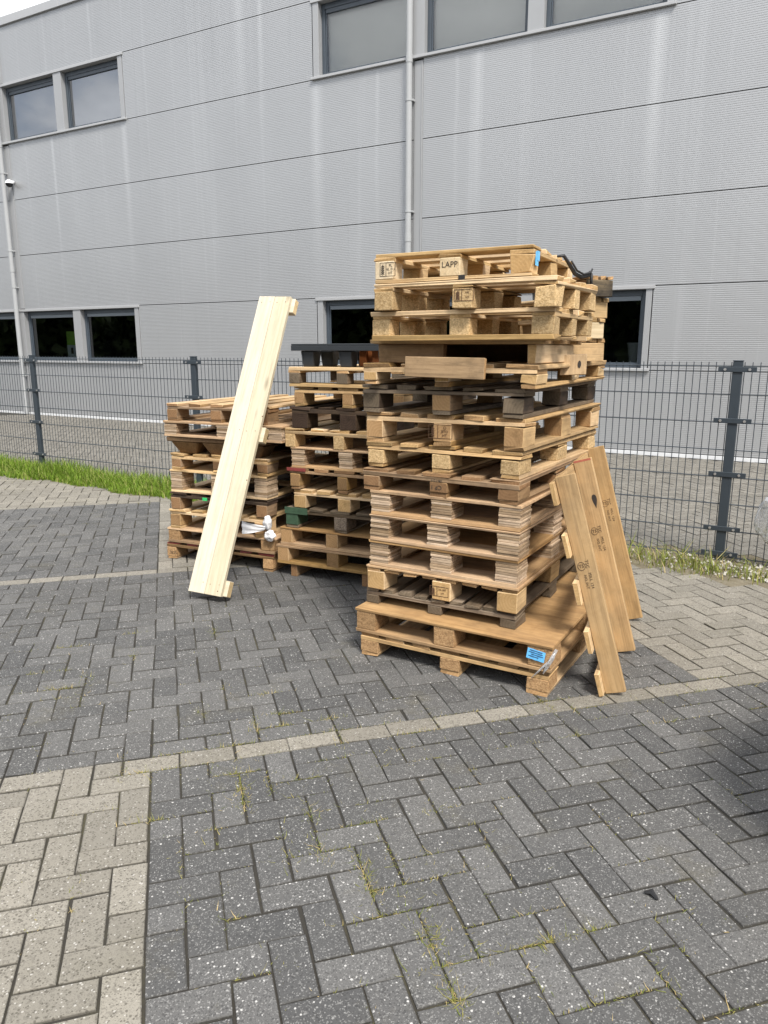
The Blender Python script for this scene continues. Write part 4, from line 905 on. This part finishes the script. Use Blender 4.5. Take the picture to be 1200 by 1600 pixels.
# local frame: +x along the car from its front bumper, -y across it; the near front corner is the origin
CL, CWd = 4.15, 1.74
def section(x, zlo, zhi, inset, wt):
    y0, y1 = -inset, -CWd + inset; k = []
    zs_ = [(zlo, .06), (zlo + .06, .015), (zlo + (zhi - zlo) * .45, 0), (zhi - .09, .012), (zhi - .02, .05), (zhi, wt)]
    for z, d in zs_: k.append((x, y0 - d, z))
    for z, d in zs_[::-1]: k.append((x, y1 + d, z))
    return k
ST = [(0.0, .26, .62, .34, .10), (.03, .20, .68, .22, .12), (.12, .17, .74, .10, .14), (.32, .16, .82, .03, .15), (.9, .16, .93, 0, .14), (1.35, .16, .98, 0, .12), (2.6, .16, .99, 0, .12), (3.5, .17, 1.0, .01, .12), (3.95, .18, .98, .04, .13), (4.1, .22, .90, .10, .15), (4.15, .32, .70, .16, .15)]
q = MB(); P = [p for s_ in ST for p in section(*s_)]; k = 12
F = [[i * k + j, (i + 1) * k + j, (i + 1) * k + (j + 1) % k, i * k + (j + 1) % k] for i in range(len(ST) - 1) for j in range(k)] + [list(range(k)), [(len(ST) - 1) * k + j for j in range(k)][::-1]]
q.add(P, F); q.build('body', M_CAR, cr_, smooth=True)
q = MB(); cab = [(1.30, .975, .975, .13), (2.0, .975, 1.40, .24), (2.5, .975, 1.46, .25), (3.2, .975, 1.44, .25), (3.85, .975, .99, .14)]; P = []
for x, zl, zh, ins in cab: P += [(x, -.10, zl), (x, -ins if zh > 1.1 else -.13, zh), (x, -CWd + (ins if zh > 1.1 else .13), zh), (x, -CWd + .10, zl)]
F = [[i * 4 + j, (i + 1) * 4 + j, (i + 1) * 4 + j + 1, i * 4 + j + 1] for i in range(4) for j in range(3)]
q.add(P, F); q.build('window', M_CARGLASS, cr_)
q = MB(); q.box((1.95, -CWd + .26, 1.405), (3.15, -.26, 1.475), c=.03); q.build('roof', M_CAR, cr_)
for wx in (.78, 3.35):
    for wy, sgn in ((-.085, 1), (-CWd + .085, -1)):
        q = MB(); q.tube([(wx, wy + .10 * sgn - sgn * .20, .31), (wx, wy + .085 * sgn, .31), (wx, wy + .10 * sgn, .31)], [.31, .31, .285], 28); wo = q.build('wheel', M_TYRE, cr_)
        q = MB(); q.tube([(wx, wy + .095 * sgn, .31), (wx, wy + .104 * sgn, .31)], .20, 24); q.build('rim', M_RIM, wo)
for y in (-.40, -CWd + .40):
    q = MB(); q.box((.035, y - .17, .565), (.22, y + .19, .665), c=.03); q.build('headlight', M_LAMP, cr_)
    q = MB(); q.box((4.09, y - .12, .78), (4.155, y + .12, .90), c=.02); q.build('tail_light', M_TAILLAMP, cr_)

q = MB()
for k in range(4): q.box((-.012, -CWd / 2 - .36, .40 + k * .045), (.03, -CWd / 2 + .36, .425 + k * .045), c=.006)
q.box((-.02, -CWd / 2 - .60, .24), (.06, -CWd / 2 + .60, .30), c=.02); q.build('grille', M_TYRE, cr_)
for wx in (.78, 3.35):
    for y, sg_ in ((.004, 1), (-CWd - .004, -1)):
        q = MB(); q.tube([(wx + .36 * math.cos(t), y, .31 + .36 * math.sin(t)) for t in np.linspace(-.15, math.pi + .15, 22)], .022, 6); q.build('wheel_arch', M_TYRE, cr_)
for y, sg_ in ((.0, 1), (-CWd, -1)):
    q = MB(); q.box((1.62, y - .11 + (.0 if sg_ > 0 else .0), 1.0), (1.80, y + .11, 1.13), c=.03); q.build('wing_mirror', M_CAR, cr_)
    for x0_ in (1.55, 2.55):
        q = MB(); q.box((x0_ + .62, y + sg_ * .004 - .008, .80), (x0_ + .80, y + sg_ * .004 + .008, .83), c=.004); q.build('door_handle', M_CAR, cr_)
# ---------------------------------------------------------------- trees far behind the viewer, seen only as the dark mirror image in the lower windows
P = []; F = []; RD = []
g_ = np.random.default_rng(5); n_ = 26000
cx = g_.uniform(-95, 60, n_); cy = g_.uniform(-21, -17, n_); hmax = 5.2 + 1.2 * np.sin(cx * .7) + .8 * np.sin(cx * 1.9 + 1); cz = g_.uniform(.1, 1, n_) * hmax
d1 = g_.normal(0, 1, (n_, 3)); d1 /= np.linalg.norm(d1, axis=1)[:, None]; d2 = np.cross(d1, g_.normal(0, 1, (n_, 3))); d2 /= np.linalg.norm(d2, axis=1)[:, None]; ctr = np.stack([cx, cy, cz], 1); sz = g_.uniform(.25, .6, n_)[:, None]
V = np.stack([ctr - d1 * sz - d2 * sz * .6, ctr + d1 * sz - d2 * sz * .6, ctr + d1 * sz + d2 * sz * .6, ctr - d1 * sz + d2 * sz * .6], 1).reshape(-1, 3)
mb = MB(); mb.add(V, (np.arange(n_)[:, None] * 4 + np.arange(4)).tolist(), None, np.repeat(g_.random(n_), 4)); tag(mb.build('treeline', M_TREE), None, None, kind='stuff')
